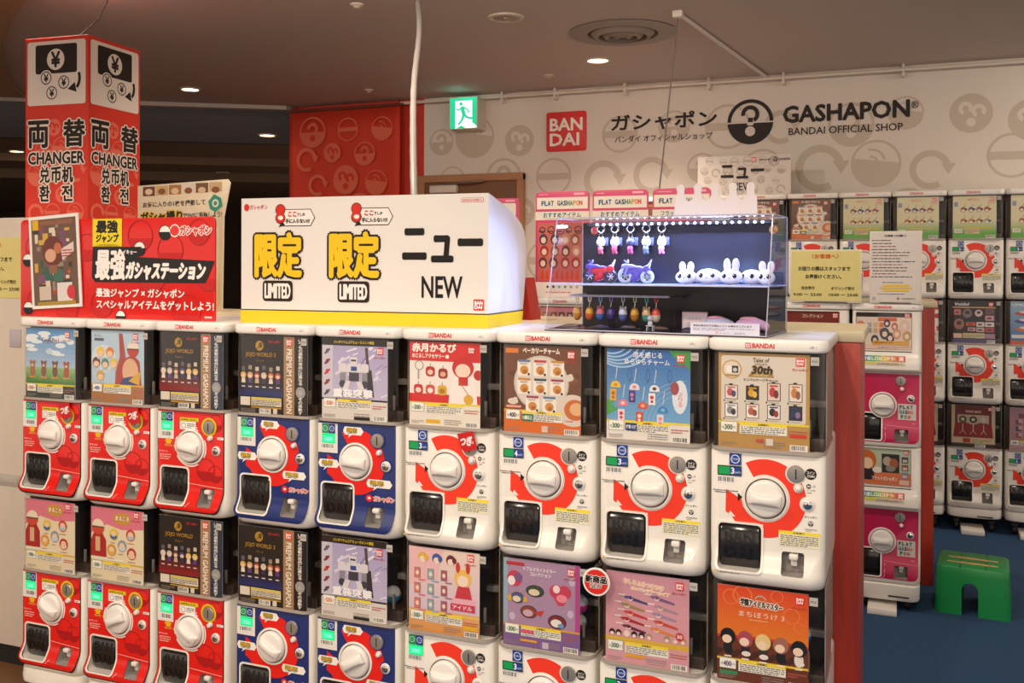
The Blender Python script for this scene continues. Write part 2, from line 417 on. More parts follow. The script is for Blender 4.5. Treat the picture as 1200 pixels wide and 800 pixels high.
# door in the back wall
bm = bmesh.new()
for q in ((-.52, -.46), (.315, .365)): box(bm, q[0], q[1], 4.15, 4.2, 0, 2.27, .006)
box(bm, -.52, .365, 4.148, 4.2, 2.215, 2.272, .006)
dr = structure('door_1', finish(bm, 'door_1', mat('door_frame_tan', 'a8784e', .5, noise=.1, scale=5)))
bm = bmesh.new(); box(bm, -.46, .315, 4.165, 4.2, 0, 2.215, .004)
link('door_leaf', finish(bm, 'door_leaf', mat('door_leaf_brown', '7a5136', .5, noise=.12, scale=5)), dr)
bm = bmesh.new(); box(bm, -.40, -.17, 4.11, 4.165, 2.13, 2.19, .008, .01); link('door_closer', finish(bm, 'door_closer', mat('closer_beige', 'd9cdbd', .4)), dr)
bm = bmesh.new(); tube(bm, [(-.3, 4.12, 2.20), (-.05, 4.09, 2.205), (.05, 4.13, 2.215)], .009); link('closer_arm', finish(bm, 'closer_arm', METAL), dr)
# rail along the top of the wall
bm = bmesh.new(); tube(bm, [(-.66, 4.13, 2.845), (.7, 4.13, 2.845), (5, 4.13, 2.845)], .012)
for x in (.2, .62, 1.15, 1.75, 2.25, 3.0, 3.8): box(bm, x - .008, x + .008, 4.12, 4.2, 2.80, 2.88)
structure('trim_rail', finish(bm, 'trim_rail', mat('rail_white', 'd5cbc0', .5)))

# lettering on the back wall
def flat(name, art, sx, sz, loc, material, label=None, cat=None, parent=None, off=(0, 0), dl=.0008, group=None):
    o = link(name, art.mesh(name, sx, sz, material, dl=dl, off=off), parent, loc)
    return tag(o, label, cat, group)
def slab_logo(name, label, x0, x1, z0, z1, draw, y=4.2, th=.012, bg='d8231b'):
    bm = bmesh.new(); prism(bm, rrpts(0, x1 - x0, 0, z1 - z0, .018), 'y', 0, -th, .001)
    r_ = empty(name, label, 'sign', (x0, y, z0)); link('plate', finish(bm, 'plate', mat('logo_red', bg, .45)), r_)
    a_ = Art(); draw(a_, x1 - x0, z1 - z0); link('lettering', a_.mesh('lettering', 1, 1, INKM), r_, (0, -th - .0004, 0)); return r_
def d_(a, w_, h):
    a.text('BAN', w_ * .1, h * .53, w_ * .8, h * .3, 'f2ece4', 1, .03); a.text('DAI', w_ * .1, h * .15, w_ * .72, h * .3, 'f2ece4', 1, .03)
slab_logo('brand_sign', 'square red logo plate with BAN DAI in white on the back wall', .535, .845, 2.42, 2.712, d_)
a = Art(); INKD = '2b2422'
a.text('ガシャポン', 1.035, 2.55, .758, .115, INKD, 1, .03)
a.text('バンダイ オフィシャルショップ', 1.06, 2.463, .707, .05, INKD, 1, .012)
flat('wall_lettering', a, 1, 1, (0, 4.198, 0), INKM, 'black Japanese shop name lettering on the back wall', 'lettering')
a = Art(); a.mark(2.024, 2.568, .155, INKD, 'd8cfc4', 1)
flat('wall_emblem', a, 1, 1, (0, 4.198, 0), INKM, 'round black capsule emblem with question mark on back wall', 'emblem')
a = Art(); a.text('GASHAPON', 2.247, 2.55, .79, .108, INKD, 1, .035); a.text('®', 3.05, 2.60, .045, .05, INKD, 1, .01)
a.text('BANDAI OFFICIAL SHOP', 2.28, 2.462, .72, .05, INKD, 1, .01)
flat('wall_lettering', a, 1, 1, (0, 4.198, 0), INKM, 'black GASHAPON lettering with shop line below on the back wall', 'lettering')

# red banner on its rod
bn = empty('hanging_banner', 'red fabric banner with pale capsule pattern hung beside the door', 'banner', (-1.69, 4.12, .55))
bm = bmesh.new(); nx, nz = 24, 12; g = []
for j in range(nz + 1):
    g.append([bm.verts.new((1.03 * i / nx, .012 * math.sin(i * .9 + j * .3) * (.4 + .6 * (1 - j / nz)), 2.27 * j / nz)) for i in range(nx + 1)])
for j in range(nz):
    for i in range(nx): bm.faces.new((g[j][i], g[j][i + 1], g[j + 1][i + 1], g[j + 1][i]))
me = finish(bm, 'fabric', mat('banner_red', 'd23a20', .7, noise=.05), 60, False)
me = from_mod(me, lambda o: setattr(o.modifiers.new('s', 'SOLIDIFY'), 'thickness', .003))
link('fabric', me, bn)
a = Art(); motifs(a, .12, .95, .1, 2.2, .29, .115, 'de6a50', 'd23a20', 1, 8)
link('printed_pattern', a.mesh('printed_pattern', 1, 1, INKM, dl=.0008), bn, (0, -.016, 0))
bm = bmesh.new(); tube(bm, [(-.02, 0, 2.285), (1.06, 0, 2.285)], .011)
for x in (.06, 1.02): tube(bm, [(x, 0, 2.29), (x, .01, 2.325)], .005, 6)
link('rod', finish(bm, 'rod', mat('rod_brown', '6a3a2a', .5)), bn)

# exit sign on the wall
ex = empty('exit_sign', 'lit green emergency exit sign with running figure above the door', 'exit sign', (-.195, 4.2, 2.60))
bm = bmesh.new(); box(bm, 0, .235, -.16, 0, 0, .245, .006); link('housing', finish(bm, 'housing', mat('exit_housing', 'cfc8bd', .5)), ex)
a = Art(); G = '12b583'; W_ = 'e8fff6'
a.rect(.008, .008, .219, .229, G, 0); a.poly([(.05, .008), (.19, .008), (.19, .215), (.05, .215)], W_, 1)
a.ell(.098, .192, .014, .014, G, 2)
for q in ((.105, .172, .125, .105, .03), (.118, .165, .085, .150, .012), (.085, .150, .060, .152, .012), (.115, .165, .150, .150, .012), (.150, .150, .165, .120, .012),
          (.122, .110, .155, .085, .018), (.155, .085, .195, .080, .015), (.122, .112, .105, .065, .02), (.105, .065, .075, .035, .016)):
    a.line(*q, G, 2)
a.poly([(.06, .008), (.10, .03), (.14, .008)], G, 2); a.poly([(.19, .05), (.227, .02), (.227, .008), (.16, .008)], W_, 2)
link('lit_face', a.mesh('lit_face', 1, 1, EXITM, dl=.0006), ex, (0, -.161, 0))
lamp('POINT', 'exit_glow', (.12, -.28, .30), 1.1, (.25, 1, .75), .05, parent=ex)

# ------------------------------------------------------------------ ceiling fittings
def downlight(x, y, z, r, lit, label):
    t_ = empty('ceiling_light', label, 'ceiling light', (x, y, z))
    bm = bmesh.new(); lathe(bm, [(r * 1.25, 0), (r * 1.25, -.006), (r * 1.02, -.010), (r * .98, -.002), (r * .98, 0)], 32)
    link('trim_ring', finish(bm, 'trim_ring', mat('light_trim', 'c9bcab', .5)), t_)
    bm = bmesh.new(); lathe(bm, [(r * .97, -.001), (r * .97, -.004), (r * .5, -.006), (.001, -.006)], 32)
    link('lens', finish(bm, 'lens', mat('lens_lit', 'fff0d8', .4, emit='ffe6c4', estr=6) if lit else mat('lens_off', 'a99a88', .4)), t_)
    return t_
downlight(1.195, 3.312, CEIL, .065, True, 'lit round downlight in the ceiling beside the large air vent')
lamp('SPOT', 'downlight_beam', (1.195, 3.312, CEIL - .02), 120, size=.05, to=(1.195, 3.312, 0), angle=125, blend=.9)
downlight(-1.93, 3.2, CEIL, .062, True, 'lit round downlight in the ceiling above the red banner')
lamp('SPOT', 'downlight_beam', (-1.93, 3.2, CEIL - .02), 22, size=.05, to=(-1.93, 3.2, 0), angle=130, blend=.9)
t_ = downlight(1.042, 2.137, CEIL, .075, False, 'unlit cream ceiling fitting with small round centre near the vent')
bm = bmesh.new(); lathe(bm, [(.024, -.005), (.024, -.014), (.012, -.016), (.001, -.016)], 20); link('centre_cap', finish(bm, 'centre_cap', METAL), t_)
for i, (x, y, lb) in enumerate(((-1.75, 3.9, 'lit small downlight of the far ceiling nearest the red banner'), (-4.6, 4.0, 'lit small downlight of the far ceiling left of the changer pillar'), (-4.1, 6.3, 'dim small downlight of the far ceiling behind the changer pillar'))):
    downlight(x, y, 2.62, .06, i < 2, lb)
lamp('SPOT', 'far_beam', (-4.4, 4.6, 2.58), 16, size=.06, to=(-4.4, 4.6, 0), angle=130)
lamp('SPOT', 'far_beam', (-2.6, 7.5, 2.55), 25, size=.06, to=(-2.6, 7.5, 0), angle=140)
for x, y, lb in ((.433, 1.639, 'small cream sprinkler disc in the ceiling close to the pole'), (.739, 3.662, 'small cream sprinkler disc in the ceiling above the red logo plate'), (-.698, 3.699, 'small cream sprinkler disc in the ceiling in front of the red banner')):
    bm = bmesh.new(); lathe(bm, [(.035, 0), (.035, -.006), (.02, -.012), (.012, -.018), (.022, -.022), (.001, -.024)], 24)
    tag(link('sprinkler', finish(bm, 'sprinkler', mat('light_trim', 'c9bcab', .5)), None, (x, y, CEIL)), lb, 'sprinkler', 'ceiling sprinklers')
# big round air diffuser
df = empty('air_vent', 'large round grey ceiling air vent with concentric rings', 'air vent', (1.53, 2.68, CEIL))
for i, (r0, r1, h) in enumerate(((.20, .305, .012), (.14, .18, .03), (.085, .125, .034), (.03, .07, .036))):
    bm = bmesh.new()
    lathe(bm, [(r0, -.002), (r1 * .98, -.001), (r1, -.006), ((r0 + r1) / 2, -h * .8), (r0, -h), (r0 * .98, -h + .004), (r0 * .97, -.003)], 56, cap=False)
    link('vent_ring', finish(bm, 'vent_ring', mat('vent_grey', '867b74', .5)), df)
bm = bmesh.new(); lathe(bm, [(.2, -.001), (.2, -.0015), (.001, -.0015)], 40); link('vent_throat', finish(bm, 'vent_throat', mat('vent_dark', '3a3431', .8)), df)
# pole, cords
LP_TOP = 1.962
bm = bmesh.new(); pts = []
for k in range(31):
    t = k / 30; z = CEIL - .016 - (CEIL - 1.392) * t; q = min(1, (CEIL - z) / (CEIL - 1.84))
    pts.append((.758 + .485 * q + .010 * math.sin(t * 11), 1.68 - .98 * q + .006 * math.sin(t * 17), z))
tube(bm, pts, [.0135 + .0012 * (k % 2) for k in range(31)], 10)
tag(link('cable_conduit', finish(bm, 'cable_conduit', mat('conduit_grey', '8f8882', .5))), 'pale grey wrapped cable dropping from the ceiling behind the yellow-striped sign box', 'cable')
bm = bmesh.new(); tube(bm, [(1.916, 2.345, CEIL - .007), (1.895, 2.325, 2.62), (1.868, 2.30, 2.30), (1.845, 2.275, 2.03), (1.840, 2.264, LP_TOP)], .0045, 6)
tag(link('suspension_wire', finish(bm, 'suspension_wire', mat('cord_grey', '6f6660', .6))), 'thin dark cord running down from the ceiling hook to the third pink topper', 'cord')
bm = bmesh.new(); tube(bm, [(1.916, 2.345, CEIL - .012), (2.14, 4.18, CEIL - .02)], .011, 8)
box(bm, 1.89, 1.94, 2.32, 2.37, CEIL - .035, CEIL, .004)
tag(link('ceiling_duct', finish(bm, 'ceiling_duct', mat('rail_white', 'd5cbc0', .5))), 'narrow white cable duct running along the ceiling to the back wall', 'cable duct')

# ------------------------------------------------------------------ capsule machines: local frame x 0..0.31, front at y 0, z 0..0.62 per tier
MW, TH = 0.31, 0.62
PROF = [(-.030, .030, .030), (-.0295, .014, .018), (-.027, .005, .012), (-.020, -.003, .009), (-.010, -.0085, .0078), (.000, -.0105, .007), (.010, -.0095, .007), (.022, -.0045, .007), (.034, .003, .007),
        (.046, .0095, .007), (.056, .013, .007), (.064, .014, .007), (.315, .014, .007), (.322, .016, .009), (.325, .022, .014)]
def yf(z, prof=PROF):
    for (z0, y0, _), (z1, y1, _) in zip(prof, prof[1:]):
        if z0 <= z <= z1: return y0 + (y1 - y0) * (z - z0) / (z1 - z0)
    return prof[-1][1]
def section(z, y0, ins, y1=.435):
    r = .045 if z < .02 else .045 - min(1, (z - .02) / .04) * .027
    return [(x, y, z) for x, y in rrpts(ins, MW - ins, y0, y1, [r, r, .012, .012], 6)]
def body_mesh(prof=PROF, name='cabinet', material=WHITE):
    bm = bmesh.new(); loft(bm, [section(z, y, i) for z, y, i in prof]); return finish(bm, name, material, 0)
def cutter(pts, y0, y1, material):
    bm = bmesh.new(); prism(bm, pts, 'y', y0, y1); return finish(bm, 'cut', material, 0)
DISP = rrpts(.030, .142, .010, .127, .012); TRAY = rrpts(.194, .251, .008, .066, .007)
INNER = mat('recess_white', 'c9c4bb', .4); TRAYGREY = mat('tray_grey', '9c9690', .45)  # the coin return tray has a grey insert
def make_cabinet():
    me = body_mesh()
    return sharpen(boolean(me, [cutter(DISP, -.1, .062, INNER), cutter(TRAY, -.1, .045, TRAYGREY)]))
def shell(t0, t1, material, prof=PROF, z0=-.02, z1=.32):
    """closed sheet lying t0..t1 in front of the cabinet front"""
    zs = sorted(set([z0, z1] + [z for z, _, _ in prof if z0 < z < z1]))
    bm = bmesh.new(); rings = []
    for z in zs:
        y = yf(z, prof); rings.append([(-.01, y - t1, z), (MW + .01, y - t1, z), (MW + .01, y - t0, z), (-.01, y - t0, z)])
    loft(bm, rings); return finish(bm, 'shell', material, 0)
def sheet(t0, t1, material, outline, holes=(), prof=PROF):
    me = shell(t0, t1, material, prof)
    me = boolean(me, [cutter(outline, -.2, .2, material)], 'INTERSECT')
    if holes: me = boolean(me, [cutter(h, -.2, .2, material) for h in holes])
    for p_ in me.polygons: p_.material_index = 0
    me.materials.clear(); me.materials.append(material); return sharpen(me, 30)
CACHE = {}
def get(key, fn):
    if key not in CACHE: CACHE[key] = fn()
    return CACHE[key]
def frame_mesh(material):
    return sheet(-.001, .004, material, rrpts(.0245, .1475, .0045, .1325, .015), [DISP])
def door_mesh():
    bm = bmesh.new(); rings = []
    for k in range(13):
        z = .0115 + .114 * k / 12; t = (k / 12 - .5) * 2
        y = .030 - .022 * math.sqrt(max(0, 1 - (t * .93) ** 2))
        rings.append([(.0345, y + .006, z), (.036, y + .001, z), (.040, y, z), (.132, y, z), (.136, y + .001, z), (.1375, y + .006, z), (.1375, y + .02, z), (.0345, y + .02, z)])
    loft(bm, rings); return finish(bm, 'dispenser_door', mat('door_black', '211d1b', .16, coat=.4), 40)
def door_letters():
    a = Art(); a.text('BAN', .048, .078, .076, .030, '0c0a0a', 1, .04); a.text('DAI', .048, .036, .070, .030, '0c0a0a', 1, .04)
    fy = lambda x, z: .030 - .022 * math.sqrt(max(0, 1 - (((z - .0115) / .114 - .5) * 1.86) ** 2))
    return a.mesh('embossed_letters', 1, 1, INK, fy, dl=.0009)
def knob_mesh():
    bm = bmesh.new()
    lathe(bm, [(.050, 0), (.050, -.004), (.0485, -.010), (.045, -.0135), (.040, -.0150), (.02, -.0155), (.001, -.0155)], 44, 'y')
    return finish(bm, 'knob', mat('knob_white', 'e6e2db', .25, coat=.3, noise=.02), 40)
def grip_mesh():
    bm = bmesh.new(); n = 16; rings = []
    for k in range(n + 1):
        t = -1 + 2 * k / n; x = .0415 * t; hh = .0105 + .0035 * t * t; yy = -.0145 - .019 * math.sqrt(max(.0, 1 - (t * .94) ** 2)) - .001
        rings.append([(x, -.012, -hh - .004), (x, yy * .8 - .003, -hh), (x, yy, -hh * .55), (x, yy, hh * .55), (x, yy * .8 - .003, hh), (x, -.012, hh + .004)])
    loft(bm, rings); return finish(bm, 'grip', mat('knob_white', 'e6e2db', .25), 50)
def collar_mesh(material):
    bm = bmesh.new(); lathe(bm, [(.060, 0), (.060, -.002), (.0585, -.0035), (.0535, -.0035), (.0525, -.001), (.0525, 0)], 48, 'y'); return finish(bm, 'knob_collar', material, 30)
def slot_mesh():
    bm = bmesh.new(); lathe(bm, [(.0225, 0), (.0225, -.004), (.021, -.006), (.017, -.0065), (.001, -.0065)], 32, 'y')
    box(bm, -.0012, .0018, -.0072, -.006, -.013, .013, mi=1)
    return finish(bm, 'coin_slot', [mat('slot_metal', 'a9a39b', .3, .6), BLACKM], 35)
def key_mesh():
    bm = bmesh.new(); lathe(bm, [(.0165, 0), (.0165, -.003), (.015, -.005), (.0125, -.005)], 28, 'y'); lathe(bm, [(.0115, -.003), (.0115, -.008), (.009, -.0095), (.001, -.0095)], 24, 'y', mi=1)
    box(bm, -.001, .001, -.0102, -.009, -.005, .005, mi=2)
    return finish(bm, 'key_lock', [mat('knob_white', 'e6e2db', .25), CHROME, BLACKM], 35)
def button_mesh():
    bm = bmesh.new(); lathe(bm, [(.009, 0), (.009, -.004), (.0075, -.006), (.007, -.011), (.005, -.0125), (.001, -.0128)], 22, 'y'); return finish(bm, 'return_button', mat('knob_white', 'e6e2db', .25), 40)
def peg_mesh():
    bm = bmesh.new(); box(bm, .213, .236, .004, .043, .048, .062, .003, .004); box(bm, .217, .232, .020, .043, .028, .05, .003); return finish(bm, 'return_flap', WHITE, 35)
def window_mesh(z1=.586):
    bm = bmesh.new(); pts = rrpts(.008, .302, .004, .30, [.034, .034, .004, .004], 7)
    vs_ = loft(bm, [[(x, y, z) for x, y in pts] for z in (.3255, z1)], False)
    return finish(bm, 'window', PANE, 40)
def rim_mesh():
    """clear rim strip along the foot of the window"""
    bm = bmesh.new(); o_ = rrpts(.0065, .3035, .0025, .30, [.035, .035, .004, .004], 7); i_ = rrpts(.0105, .2995, .0065, .296, [.032, .032, .003, .003], 7)
    loft(bm, [[(x, y, .322) for x, y in o_], [(x, y, .331) for x, y in o_], [(x, y, .331) for x, y in i_], [(x, y, .322) for x, y in i_]], False)
    return finish(bm, 'window_rim', mat('rim_clear', 'a79d92', .2), 40)
def hopper_mesh():
    bm = bmesh.new()
    box(bm, .012, .298, .15, .29, .3255, .584, .002)                      # dark back chamber
    box(bm, .012, .20, .045, .15, .3255, .584, .002); box(bm, .012, .297, .05, .15, .3255, .36, .004)
    box(bm, .255, .262, .06, .067, .36, .405, .001, mi=1); box(bm, .235, .295, .13, .152, .43, .45, .004, mi=1)
    return finish(bm, 'hopper', [DARK, mat('hopper_grey', '8d857e', .35)], 35)
def side_mesh():
    bm = bmesh.new()
    box(bm, 0, .003, .075, .298, .332, .584, .0008)
    return finish(bm, 'side_panel', mat('side_pale', 'a89d90', .3, noise=.1, scale=9), 35)
def lid_mesh():
    bm = bmesh.new()
    pts = rrpts(.0008, .3092, -.004, .438, [.032, .032, .014, .014], 8)
    prism(bm, pts, 'z', .5865, .62, .007); return finish(bm, 'lid', LIDW, 50)
def lid_print():
    a = Art(); a.badge(.100, .5955, .0155, 1, 'd2241c', h=.0145); a.text('BANDAI', .1185, .597, .056, .012, 'd2241c', 1, .03)
    a.text('上段 ▯', .262, .598, .018, .008, '6a6560', 1); return a.mesh('lid_logo', 1, 1, INK, lambda x, z: -.004)
def base_mesh():
    bm = bmesh.new()
    P2 = [(-.088, .02, .02), (-.086, .004, .012), (-.078, -.006, .009), (-.06, -.009, .008), (-.0305, -.004, .008), (-.030, .004, .008)]
    loft(bm, [section(z, y, i) for z, y, i in P2])
    box(bm, .168, .252, -.0110, -.006, -.075, -.069, .001, mi=1)
    return finish(bm, 'base_skirt', [WHITE, BLACKM], 40)
def caster_mesh():
    bm = bmesh.new(); lathe(bm, [(.022, -.012), (.026, -.009), (.026, .009), (.022, .012)], 22, 'x'); box(bm, -.016, .016, -.02, .02, .02, .040, .003); return finish(bm, 'caster', BLACKM, 40)
def pad_mesh():
    bm = bmesh.new(); box(bm, .08, .205, -.075, .10, -.03, 0, .004, .004); return finish(bm, 'foot_plate', WHITE, 35)

def front_white(lit):
    a = Art(7); cx, cz = .152, .200
    RED = 'ef3a22'
    a.ring(cx, cz, .062, .1035, RED, 0, -156, 120, 60)
    t = R(-156); a.poly([(cx - .103, cz + .017), (cx - .052, cz - .014), (cx - .058, cz - .024), (cx - .080, cz - .058), (cx - .104, cz - .043)], RED, 0)
    a.poly([(cx - .092, cz - .040), (cx - .078, cz - .055), (cx - .098, cz - .056)], 'e9e4da', 1)
    a.ring(cx, cz, .0605, .0625, 'e9e4da', 1); a.ell(cx + .077, cz + .071, .027, .027, 'e9e4da', 1); a.ell(cx + .107, cz - .006, .0205, .0205, 'e9e4da', 1); a.ell(cx + .083, cz + .034, .012, .012, 'e9e4da', 1)
    a.ring(cx, cz, .0525, .0545, '3b4a7a', 2, 150, 330)
    a.poly([(cx - .072, cz + .009), (cx - .072, cz - .013), (cx - .059, cz - .002)], '141414', 2)
    a.dashes(.020, .205, .062, .010, 2, '5d5a57', 2); a.poly([(.016, .216), (.016, .211), (.020, .2135)], '222222', 2)
    a.ell(.266, .2735, .0145, .0145, '161616', 2); a.text('コイン', .2565, .2735, .019, .007, 'e9e4da', 3, .03); a.text('COIN', .257, .265, .018, .006, 'e9e4da', 3, .03)
    a.ell(.261, .2415, .0062, .0062, '3a3735', 2); a.rect(.257, .2395, .008, .004, 'cfcac2', 3); a.ring(.274, .243, .0022, .0032, '3a3735', 2, -180, 90); a.text('コイン返却', .256, .229, .021, .0045, '3a3735', 2); a.dashes(.258, .223, .016, .004, 1, '77726d')
    a.text('ガシャポン', .250, .159, .033, .006, '2b2725', 2, .015); a.mark(.2665, .145, .0068, '2b2725', 'e9e4da', 2); a.text('GASHAPON', .252, .1275, .030, .0042, '2b2725', 2); a.dashes(.254, .1235, .026, .0025, 1, '77726d')
    # caution sticker
    a.rect(.186, .080, .104, .020, 'e6e2c4', 1); a.rect(.186, .100, .104, .013, 'e6e2c4', 1); a.rect(.186, .1125, .104, .0085, 'efd83a', 1)
    a.text('注意事項', .222, .1138, .030, .006, '3a3420', 2, .02); a.dashes(.191, .082, .095, .029, 6, '6d6a60', 2)
    a.barcode(.024, .2335, .050, .017, 1)
    a.dashes(.030, -.0005, .11, .0035, 1, '8a857e'); a.ell(.024, .0015, .003, .003, 'e0b41c', 1)
    a.cut(.026, .006, .146, .131)
    return a.mesh('front_print', 1, 1, INK, lambda x, z: yf(z))
def front_blue():
    a = Art(9); cx, cz = .152, .200; RED = 'e01e14'; W_ = 'f0ece4'
    rn = random.Random(4)
    a.rect(.0145, .222, .071, .092, 'e4e0d8', 0)
    for k in range(26):
        x, z = rn.uniform(.03, .27), rn.uniform(.11, .30)
        if x < .1 and z > .2: continue
        a.line(x, z, x + rn.choice((-1, 1)) * .018, z + .018, .0045, '1b3680', 0)
    a.ring(cx, cz, .058, .102, RED, 1, -156, 120, 60); a.poly([(cx - .103, cz + .017), (cx - .052, cz - .014), (cx - .058, cz - .024), (cx - .080, cz - .058), (cx - .104, cz - .043)], RED, 1)
    a.ell(cx + .077, cz + .071, .027, .027, '16317f', 2); a.ell(cx + .107, cz - .006, .0205, .0205, '16317f', 2)
    for (x, z, w_) in ((.112, .283, .058), (.022, .176, .062), (.196, .126, .076)):
        a.poly([(x, z), (x + w_, z), (x + w_ + .009, z + .012), (x + w_, z + .025), (x, z + .025), (x - .006, z + .012)], W_, 3)
        a.text('限定', x + .008, z + .009, w_ * .62, .012, 'caa21a', 4, .05, out=.0009, outc='3a2a12'); a.text('LIMITED', x + .010, z + .003, w_ * .55, .005, '4a3a1c', 4, .02)
        a.poly([(x + w_ * .3, z + .001), (x + w_ * .3 - .006, z - .010), (x + w_ * .45, z + .001)], W_, 3)
    a.ell(.200, .092, .012, .011, 'e0241c', 3); a.ell(.200, .0925, .005, .004, W_, 4); a.text('ガシャポン', .216, .084, .072, .016, 'e0241c', 4, .03, out=.0014, outc=W_)
    a.barcode(.024, .2335, .050, .017, 1)
    a.cut(.026, .006, .146, .131); a.cut(.193, .007, .252, .067)
    return a.mesh('front_print', 1, 1, INK, lambda x, z: yf(z) - .0022)
def front_red(ribbon):
    a = Art(11); cx, cz = .152, .200; W_ = 'f3eee6'; DR = 'a80f12'
    a.rect(.0145, .222, .067, .092, 'e4e0d8', 0); a.barcode(.030, .229, .044, .019, 1)
    for (x, z, r_) in ((.215, .128, .038), (.254, .116, .029), (.255, .285, .029)):
        a.ring(x, z, r_ * .92, r_, DR, 0, 0, 360); a.ell(x, z, r_ * .92, r_ * .92, 'a81114', 0, 190, 350)
    a.ring(cx, cz, .062, .066, W_, 1, -150, -60); a.ring(cx, cz, .062, .066, W_, 1, -30, 25); a.ring(cx, cz, .062, .066, W_, 1, 60, 78); a.ring(cx, cz, .062, .066, W_, 1, 150, 195)
    a.ring(cx, cz, .052, .0545, '2a1412', 1); a.text('まわしてね', .120, .263, .062, .007, W_, 2, .02)
    a.rect(.108, .286, .078, .012, 'd8c51c', 1); a.text('お金を入れる', .113, .288, .06, .007, '3a3416', 2, .02)
    a.rect(.108, .258, .066, .027, W_, 1); a.ring(.124, .271, .008, .0095, '6b6560', 2); a.dashes(.138, .262, .032, .018, 3, '3a3735', 2)
    a.ell(.228, .272, .031, .031, 'd8c51c', 1); a.ell(.228, .272, .024, .024, 'bf1414', 2)
    a.poly([(.042, .214), (.060, .226), (.078, .214), (.07, .214), (.07, .205), (.05, .205), (.05, .214)], 'e8b41e', 1); a.dashes(.045, .196, .032, .007, 2, 'f0c060', 1); a.poly([(.082, .204), (.082, .194), (.09, .199)], 'e8c41e', 1)
    a.ring(.026, .165, .001, .0018, W_, 1); a.dashes(.024, .150, .046, .022, 3, 'eeb0a4', 1); a.text('▶ まわしかた', .022, .176, .035, .006, W_, 1)
    a.rect(.262, .232, .026, .008, W_, 1); a.dashes(.264, .234, .022, .004, 1, '6b6560', 2)
    a.line(.148, .078, .285, .070, .002, 'f0b8ae', 1); a.line(.148, .004, .165, .020, .002, 'f0b8ae', 1)
    a.cut(.026, .006, .146, .131); a.cut(.193, .007, .252, .067)
    return a.mesh('front_print', 1, 1, INK, lambda x, z: yf(z) - .0022)
def lcd_mesh(lit, price):
    a = Art()
    if lit:
        a.rect(.029, .283, .023, .030, '1f8a54', 0); a.rect(.053, .283, .024, .030, '1a3a86', 0); a.ring(.0405, .298, .007, .009, '9fe8c8', 1, n=20); a.ring(.065, .298, .007, .009, 'c8d4f0', 1, n=20); a.text('IC', .0375, .296, .006, .004, '9fe8c8', 1); a.text('QR', .0615, .296, .007, .004, 'c8d4f0', 1)
    else:
        a.rect(.058, .283, .031, .031, '1d3f92', 0); a.ring(.0735, .2985, .0095, .0118, 'd8e0f2', 1, n=24); a.text('TOUCH', .0655, .2962, .016, .005, 'd8e0f2', 1, .02)
        a.rect(.027, .254, .063, .026, '1a1a1c', 0); a.rect(.0295, .2565, .030, .021, '12a054', 1); a.rect(.060, .2565, .0285, .021, '1d3f92', 1)
        a.text(price[0], .063, .259, .008, .016, 'f2f2f2', 2, .03); a.text('00円', .0725, .260, .014, .006, 'd8e0f2', 2)
    return a.mesh('payment_label', 1, 1, INK, lambda x, z: yf(z) - .003)
def lcd_glow(price):
    a = Art(); a.rect(.029, .252, .048, .030, '10b468', 0); a.rect(.032, .256, .042, .020, '22d888', 1); a.text(price, .040, .259, .026, .012, '8ff4c8', 2)
    return a.mesh('price_display', 1, 1, SCREEN, lambda x, z: yf(z) - .003)
def ribbon_mesh():
    a = Art(); a.poly([(-.030, .022), (.022, .034), (.036, -.018), (-.006, -.030), (-.016, -.02)], 'c4161a', 0); a.text('つぎ', -.018, -.012, .036, .026, 'f6e8e4', 1, .05, rot=0, slope=.1)
    a.text('ECO', .012, -.004, .012, .006, 'f6e8e4', 1, .03, slope=.1)
    return a.mesh('hanging_ribbon', 1, 1, INK)
def postag():
    a = Art(); a.rect(.265, .5555, .021, .022, 'b9b4ad', 0); a.text('POS', .2685, .563, .014, .006, '4a4643', 1, .01); return a.mesh('pos_tag', 1, 1, INK)
CARDW, CARDH = .234, .2545
def card_mesh(name, draw, sx=CARDW / 100, sz=CARDH / 111):
    a = Art(len(name)); draw(a); a.clip(0, 0, 118 if name.startswith('gold') else 100, 111); return a.mesh('display_card', sx, sz, INK)
def paper(name='paper', w_=CARDW, h_=CARDH, th=.0012):
    bm = bmesh.new(); box(bm, 0, w_, 0, th, 0, h_); return finish(bm, name, mat('card_stock', 'e8e4dc', .6), 0)

